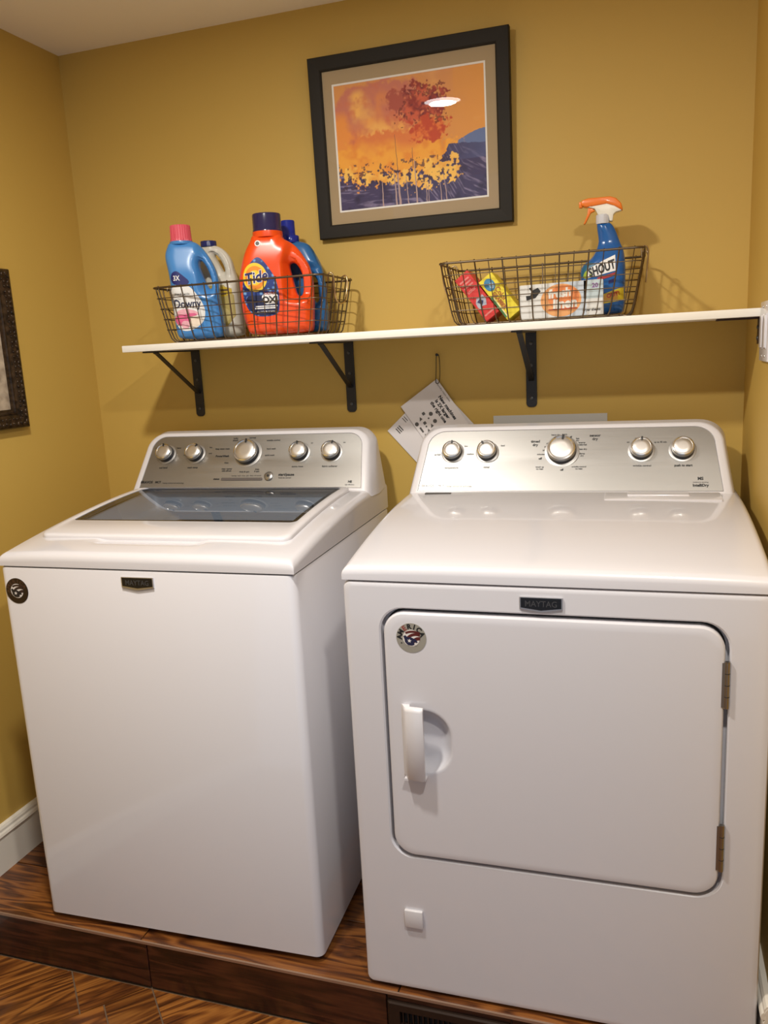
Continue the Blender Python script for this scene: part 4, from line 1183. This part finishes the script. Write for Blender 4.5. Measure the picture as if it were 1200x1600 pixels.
# the print itself: colours of the paint only
def vnoise(x, z, f, seed):
    rs = np.random.RandomState(seed); g = rs.rand(64, 64)
    X, Z = x * f, z * f
    xi, zi = np.floor(X).astype(int), np.floor(Z).astype(int)
    u, v = X - xi, Z - zi
    u, v = u * u * (3 - 2 * u), v * v * (3 - 2 * v)
    G = lambda a, b: g[a % 64, b % 64]
    return (G(xi, zi) * (1 - u) + G(xi + 1, zi) * u) * (1 - v) + (G(xi, zi + 1) * (1 - u) + G(xi + 1, zi + 1) * u) * v
def fbm(x, z, f, seed, o=4):
    s = 0; a = .5
    for k in range(o):
        s = s + a * vnoise(x, z, f * 2 ** k, seed + k); a *= .5
    return s / (1 - .5 ** o)
def mixc(a, b, t):
    return a * (1 - t[..., None]) + np.array(b) * t[..., None]
def paint():
    nx, nz = 340, 268
    U, V = np.meshgrid(np.linspace(0, 1, nx), np.linspace(0, 1, nz))     # V up
    A = 1.28
    C = lambda *c: np.array(lin(tuple(q / 255 for q in c)))
    n1 = fbm(U * A, V, 5, 1); n2 = fbm(U * A, V, 13, 9); n3 = fbm(U * A, V, 30, 21, 3); n4 = fbm(U * A, V, 3, 33); n5 = fbm(U * A, V, 48, 71, 2)
    Z3 = np.zeros((nz, nx, 3))
    def over(img, col, a):
        a = np.clip(a, 0, 1)[..., None]
        return img * (1 - a) + col * a
    img = Z3 + C(222, 152, 84)
    img = over(img, C(206, 140, 112), (n4 - .42) * 3 * .6 * (U < .8))
    img = over(img, C(232, 160, 76), (U - .62) * 2.4)
    img = over(img, C(238, 176, 104), (n1 - .62) * 6 * (U > .6) * .6)
    # distant blue hill
    hl = .42 + .105 * np.sin(np.clip((U - .78) / .24, 0, 1) * 1.5708)
    img = over(img, C(104, 122, 168), ((V < hl + (n5 - .5) * .01) & (U > .79)) * 1.0)
    # pinkish and orange foliage masses
    d = ((U - .30) / .40) ** 2 + ((V - .66) / .36) ** 2 + (n2 - .5) * .8 + (n3 - .5) * .5
    fc = over(Z3 + C(238, 150, 66), C(206, 122, 100), (V - .62) * 5 + (n4 - .5) * 3.2 + (n2 - .5))
    fc = over(fc, C(246, 184, 96), (n1 - .52) * 5 * (V > .42) * .7)
    fc = over(fc, C(214, 116, 78), (n2 - .56) * 6 * .6)
    img = over(img, fc, (1.05 - d) * 4)
    d = ((U - .38) / .46) ** 2 + ((V - .39) / .22) ** 2 + (n2 - .5) * .7 + (n5 - .5) * .6
    fc = over(Z3 + C(246, 172, 62), C(236, 148, 54), (n2 - .45) * 4)
    fc = over(fc, C(226, 128, 66), (V - .44) * 7 + (n1 - .5) * 2)
    img = over(img, fc, (1.0 - d) * 4)
    # red crown, ragged edge
    d = ((U - .575) / .165) ** 2 + ((V - .76) / .165) ** 2 + (n2 - .5) * 1.3 + (n3 - .5) * 1.6 + (n5 - .5) * 1.2
    rc = over(Z3 + C(150, 50, 44), C(210, 96, 66), (n2 - .44) * 5)
    rc = over(rc, C(112, 34, 46), (n3 - .52) * 7 * .8)
    rc = over(rc, C(226, 130, 84), (n5 - .62) * 8 * .7)
    img = over(img, rc, (1.05 - d) * 5)
    d = ((U - .635) / .15) ** 2 + ((V - .575) / .10) ** 2 + (n2 - .5) * 1.2 + (n3 - .5) * 1.5 + (n5 - .5)
    rc = over(Z3 + C(200, 74, 42), C(232, 124, 58), (n3 - .46) * 5)
    img = over(img, rc, (1 - d) * 4 * .95)
    d = ((U - .42) / .08) ** 2 + ((V - .82) / .10) ** 2 + (n3 - .5) * 2 + (n5 - .5)
    img = over(img, C(178, 84, 70), (1 - d) * 3 * .7)
    # violet ground with slope strokes
    edge = .215 + .215 * np.clip((U - .66) / .10, 0, 1) - .02 * np.clip((U - .85) / .15, 0, 1) + .10 * np.clip((.09 - U) / .06, 0, 1)
    edge = edge + ((n2 - .5) * .10 + (n3 - .5) * .26 + (n5 - .5) * .16) * np.clip((.76 - U) / .06, 0, 1) + (n3 - .5) * .012
    rr = np.clip((U - .55) / .3, 0, 1)
    st = fbm(U * A * (1 + 1.5 * rr) + V * 2, V * 8 + U * 5 * rr, 7, 51, 3)
    gc = over(Z3 + C(66, 58, 98), C(134, 124, 158), (st - .54) * 7 * .7)
    gc = over(gc, C(46, 38, 72), (n2 - .48) * 4 * .7)
    gc = over(gc, C(84, 92, 140), (U - .70) * 5 * .5 * (V > .30))
    img = over(img, gc, (V < edge) * 1.0)
    # yellow leaf clusters over the ground
    for (cu, cv, ru, rv) in ((.68, .24, .11, .10), (.60, .15, .07, .06), (.77, .25, .06, .10), (.50, .21, .10, .06), (.33, .22, .07, .05), (.20, .24, .06, .05), (.08, .28, .05, .05)):
        d = ((U - cu) / ru) ** 2 + ((V - cv) / rv) ** 2 + (n3 - .5) * 2.6 + (n5 - .5) * 3.0
        img = over(img, over(Z3 + C(252, 200, 96), C(238, 168, 70), (n2 - .45) * 4), (.85 - d) * 6)
    # dark leaf specks
    sp_ = ((n5 > .66) & (V < .36) & (V > .16) & (U < .82)) | ((n5 > .70) & (n2 > .48) & (V > .60) & (V < .93) & (U > .40) & (U < .76))
    img = over(img, over(Z3 + C(62, 42, 66), C(120, 34, 36), (V > .5) * 1.0), sp_ * .8)
    return nx, nz, img
nx, nz, img = paint()
x0, x1, z0, z1 = -(qx - .0040), qx - .0040, qz0 + .0040, qz1 - .0040
gx, gz = np.meshgrid(np.linspace(x0, x1, nx), np.linspace(z0, z1, nz))
vv = np.stack([gx.ravel(), np.full(nx * nz, -.0110), gz.ravel()], 1)
ii = np.arange(nx * nz).reshape(nz, nx)
ff = np.stack([ii[:-1, :-1].ravel(), ii[:-1, 1:].ravel(), ii[1:, 1:].ravel(), ii[1:, :-1].ravel()], 1)
me = bpy.data.meshes.new('mesh')
me.vertices.add(nx * nz); me.vertices.foreach_set('co', vv.ravel())
me.loops.add(ff.size); me.loops.foreach_set('vertex_index', ff.ravel().astype(np.int32))
me.polygons.add(len(ff)); me.polygons.foreach_set('loop_start', np.arange(0, ff.size, 4, dtype=np.int32))
me.update(); me.validate()
ca = me.color_attributes.new('paint', 'FLOAT_COLOR', 'POINT')
ca.data.foreach_set('color', np.concatenate([img.reshape(-1, 3), np.ones((nx * nz, 1))], 1).astype(np.float32).ravel())
m_print = mat('autumn_print', (.5, .3, .1, 1), .7)
n_, l_, b_ = nodes(m_print)
at = n_.new('ShaderNodeAttribute'); at.attribute_name = 'paint'
l_.new(at.outputs['Color'], b_.inputs['Base Color'])
prn = link('art_print', me, m_print, pic)
m_tr1 = mat('print_trunk_pale', (.46, .32, .30, 1), .7); m_tr2 = mat('print_trunk_dark', (.10, .05, .09, 1), .7)
def trunk(u, v0, v1, wd, m, lean=0):
    X = lambda q: x0 + (x1 - x0) * q
    Z = lambda q: z0 + (z1 - z0) * q
    n = 8
    rs = random.Random(int(u * 1000))
    le, ri = [], []
    for k in range(n + 1):
        q = k / n
        c = X(u + lean * q) + rs.uniform(-1, 1) * .0006
        w_ = wd * (1 - .55 * q)
        le.append((c - w_, Z(v0 + (v1 - v0) * q))); ri.append((c + w_, Z(v0 + (v1 - v0) * q)))
    link('painted_trunk', flat_xz(ri + le[::-1], -.01105, .0002), m, prn)
for u, v1, wd, ln in ((.395, .26, .0022, -.01), (.42, .26, .0030, -.012), (.30, .20, .0018, .0), (.475, .22, .0014, -.01), (.535, .34, .0020, -.008), (.60, .14, .0012, 0), (.615, .14, .0010, 0), (.70, .20, .0012, -.01), (.735, .20, .0012, -.015)):
    trunk(u, .0, v1, wd, m_tr1, ln)
trunk(.412, .25, .56, .0007, m_tr2, -.010)
trunk(.515, .28, .44, .0008, m_tr2, 0)

# ================================================================== ORNATE PICTURE (left wall)
op = thing('framed_picture', 'ornate carved dark frame with a sepia print on the left wall', 'picture', (.0005, -.3270 - .56 / 2, 1.1290), math.radians(90))
OWd, OHt = .56, .4060
m_orn = mat('carved_dark_gilt', (.050, .030, .018, 1), .34, metal=.45)
add_var(m_orn, (.010, .006, .004, 1), (.075, .045, .024, 1), 90, 5)
frame_bars(OWd, OHt, .05, [(0, .001), (0, .016), (.003, .021), (.008, .0235), (.020, .0225), (.032, .0170), (.036, .0150), (.037, .0165), (.041, .0165), (.043, .0120), (.050, .0095), (.050, .001)], op, m_orn)
# carved beads and leaves along the frame
rs = random.Random(3)
carv = []
bead = lathe([(.0005, -.001), (.0028, .0004), (.0034, .002), (.0024, .0042), (.0006, .005)], 8, 'y')
def put(me, x, z, sc, rot, y=-.0215):
    c = me.copy()
    c.transform(Matrix.Translation((x, y, z)) @ Matrix.Rotation(rot, 4, 'Y') @ Matrix.Diagonal((sc[0], sc[1], sc[2], 1)))
    return c
for side in range(4):
    L = OWd if side % 2 == 0 else OHt
    n = int(L / .0125)
    parts = []
    for k in range(n):
        q = (k + .5) / n
        for (off, sc, jit) in ((.013, (1.25, .9, 2.1), .5), (.025, (.8, .8, 1.3), .8)):
            a = q * L
            if off < a < L - off:
                x, z = ((-OWd / 2 + a, off), (OWd / 2 - off, a), (OWd / 2 - a, OHt - off), (-OWd / 2 + off, OHt - a))[side]
                parts.append(put(bead, x, z, sc, rs.uniform(-jit, jit) + (0 if side % 2 else math.pi / 2) + (.7 if k % 2 else -.7), -.0212 if off < .02 else -.0188))
    link('carving', join(*parts), m_orn, op, 60)
m_sep = mat('sepia_print_ink', (.5, .4, .3, 1), .6)
add_var(m_sep, (.16, .115, .08, 1), (.66, .55, .42, 1), 22, 6)
link('sepia_print', box(-OWd / 2 + .045, OWd / 2 - .045, -.0085, -.0060, .045, OHt - .045), m_sep, op)
link('backing', box(-OWd / 2 + .01, OWd / 2 - .01, -.0058, -.001, .01, OHt - .01), m_core, op)
link('glass', box(-OWd / 2 + .046, OWd / 2 - .046, -.0098, -.0092, .046, OHt - .046), m_glass, op)

# ================================================================== HANGING CARDS, WALL SHEET, SWITCH PLATE
def card(name, label, top, ang, w_, h_, y, lines):
    """card hung by its top right corner: ang = tilt of the card's top edge"""
    t = thing(name, label, 'card', (top[0], y, top[1]))
    t.rotation_euler = (0, -ang, 0)
    link('sheet', box(-w_, 0, -.0006, 0, -h_, 0), m_paper, t)
    return t
t = card('instruction_card', 'front white printed card hanging on the bead chain behind the dryer', (1.0625, 1.2000), .60, .124, .185, -.0085, None)
for i, s in enumerate(('New machines', 'is 2X larger', 'the right one')):
    me = text_mesh(s, .0125, bold=.0005, align='LEFT', extrude=.0001)
    link('lettering', moved(me, -.0215 - .0135 * i, -.0008, -.040 - .003 * (i % 2), math.radians(-90)), m_ink, t)
link('lettering', moved(text_mesh('laundry room notes', .0070, align='LEFT', extrude=.0001), -.0065, -.0008, -.012, math.radians(-90)), m_grey_ink, t)
for (a, b, kind) in ((-.058, -.070, 'disc'), (-.074, -.058, 'box'), (-.090, -.064, 'tri'), (-.106, -.070, 'disc'), (-.070, -.076, 'dot'), (-.086, -.080, 'box2'), (-.088, -.090, 'dot'), (-.104, -.088, 'bar'), (-.060, -.092, 'disc2'), (-.075, -.096, 'tri'), (-.090, -.102, 'tri'), (-.105, -.108, 'tri')):
    a -= .010; b += .006
    if kind.startswith('disc'): p = disc_pts(a, b, .0055, 16)
    elif kind == 'dot': p = disc_pts(a, b, .0024, 10)
    elif kind == 'bar': p = rrect(a - .0025, a + .0025, b - .010, b + .006, .001, 2)
    elif kind == 'tri': p = [(a - .005, b - .005), (a + .005, b - .004), (a + .002, b + .005)]
    else: p = rrect(a - .004, a + .004, b - .004, b + .004, .001, 2)
    link('symbol', flat_xz(p, -.0007, .0002), m_grey_ink, t)
t = card('instruction_card', 'rear white printed card hanging lower on the bead chain', (1.0560, 1.1900), .735, .186, .150, -.0040, None)
for i in range(3):
    link('text_line', flat_xz(rrect(-.166 + .006 * i, -.163 + .006 * i, -.030, -.012, .0005, 2), -.0007, .0002), m_grey_ink, t)
for i in range(2):
    link('text_line', flat_xz(rrect(-.132 + .006 * i, -.130 + .006 * i, -.020, -.004, .0005, 2), -.0007, .0002), m_grey_ink, t)
t = thing('bead_chain', 'dark bead chain loop on a wall nail holding the cards', 'chain', (1.0665, 0, 1.2606))
nl = link('nail', tube([(0, -.0002, .0), (0, -.0160, .0015)], .0016, 8), m_black, t)
link('nail_head', moved(lathe([(.0038, 0), (.0038, .0012), (.002, .0018)], 12, 'y'), 0, -.016, .0015), m_black, nl)
cpts = smooth_path([(-.0035, -.0095, .0005), (.0, -.0110, .0035), (.0045, -.0095, .0005), (.0055, -.0095, -.030), (.0050, -.0125, -.062), (.001, -.0140, -.074), (-.007, -.0125, -.0715), (-.0065, -.0095, -.060), (-.0045, -.0090, -.030)], 2, True)
link('chain_cord', tube(cpts, .0006, 6, True), m_black, t)
P_ = [Vector(p) for p in cpts]
acc, bd = 0, []
ball = bmesh.new(); bmesh.ops.create_icosphere(ball, subdivisions=1, radius=.00155); bm_me = bpy.data.meshes.new('mesh'); ball.to_mesh(bm_me); ball.free()
bm_me.materials.append(m_black)
for i in range(len(P_)):
    a, b = P_[i], P_[(i + 1) % len(P_)]
    L = (b - a).length
    while acc < L:
        o = link('bead', bm_me, None, t); o.location = a + (b - a) * (acc / L)
        acc += .0036
    acc -= L
ws = link('wall_notice', box(1.2085, 1.4950, -.0022, -.0004, .905, 1.0985), mat('grey_white_sheet', (.56, .56, .55, 1), .6))
tag(ws, 'plain pale sheet fixed to the back wall behind the dryer console', 'sheet')
t = thing('switch_plate', 'white double switch plate on the right wall beside the shelf end', 'switch', (ROOM_W, -.3450, 1.2215), math.radians(-90))
link('plate', box(-.0575, .0575, -.0060, -.0005, 0, .1150, .0022, 2), m_plastic, t, 40)
for x in (-.023, .023):
    sw = link('toggle_frame', prism_xz(rrect(x - .0165, x + .0165, .0240, .0910, .002, 3), -.0072, -.0055), m_plastic, t)
    link('rocker', box(x - .0145, x + .0145, -.0098, -.0068, .0265, .0885, .0015, 2), m_plastic, sw, 40)
    for z in (.0105, .1045):
        link('screw', moved(lathe([(.0028, .0058), (.0026, .0068), (.001, .0072)], 10, 'y'), x, 0, z), m_chrome, t)

# ================================================================== TOE VENT in the riser
t = thing('vent_register', 'dark bronze vent register set in the wooden riser under the dryer', 'vent', (1.2225, PLAT_Y, -.0700))
m_v = m_vent
FX, FZ0, FZ1 = .1250, -.048, .0500
y0 = -.0005
link('frame', loft([fr(-FX, FX, FZ0, FZ1, .002, .010), fr(-FX, FX, FZ0, FZ1, .002, -.003), fr(-FX + .003, FX - .003, FZ0 + .003, FZ1 - .003, .002, -.006),
                    fr(-FX + .026, FX - .026, FZ0 + .016, FZ1 - .018, .001, -.006), fr(-FX + .028, FX - .028, FZ0 + .018, FZ1 - .020, .001, .004)], True, False), m_v, t, 30)
link('duct', box(-FX + .02, FX - .02, .0045, .008, FZ0 + .012, FZ1 - .012), m_core, t)
k_ = 0
x = -FX + .0330
while x < FX - .030:
    link('louver', box(x - .0011, x + .0011, -.0050, .0040, FZ0 + .017, FZ1 - .019), m_v, t)
    x += .0105
link('crossbar', box(-FX + .027, FX - .027, -.0040, .0030, -.0010, .0015), m_v, t)
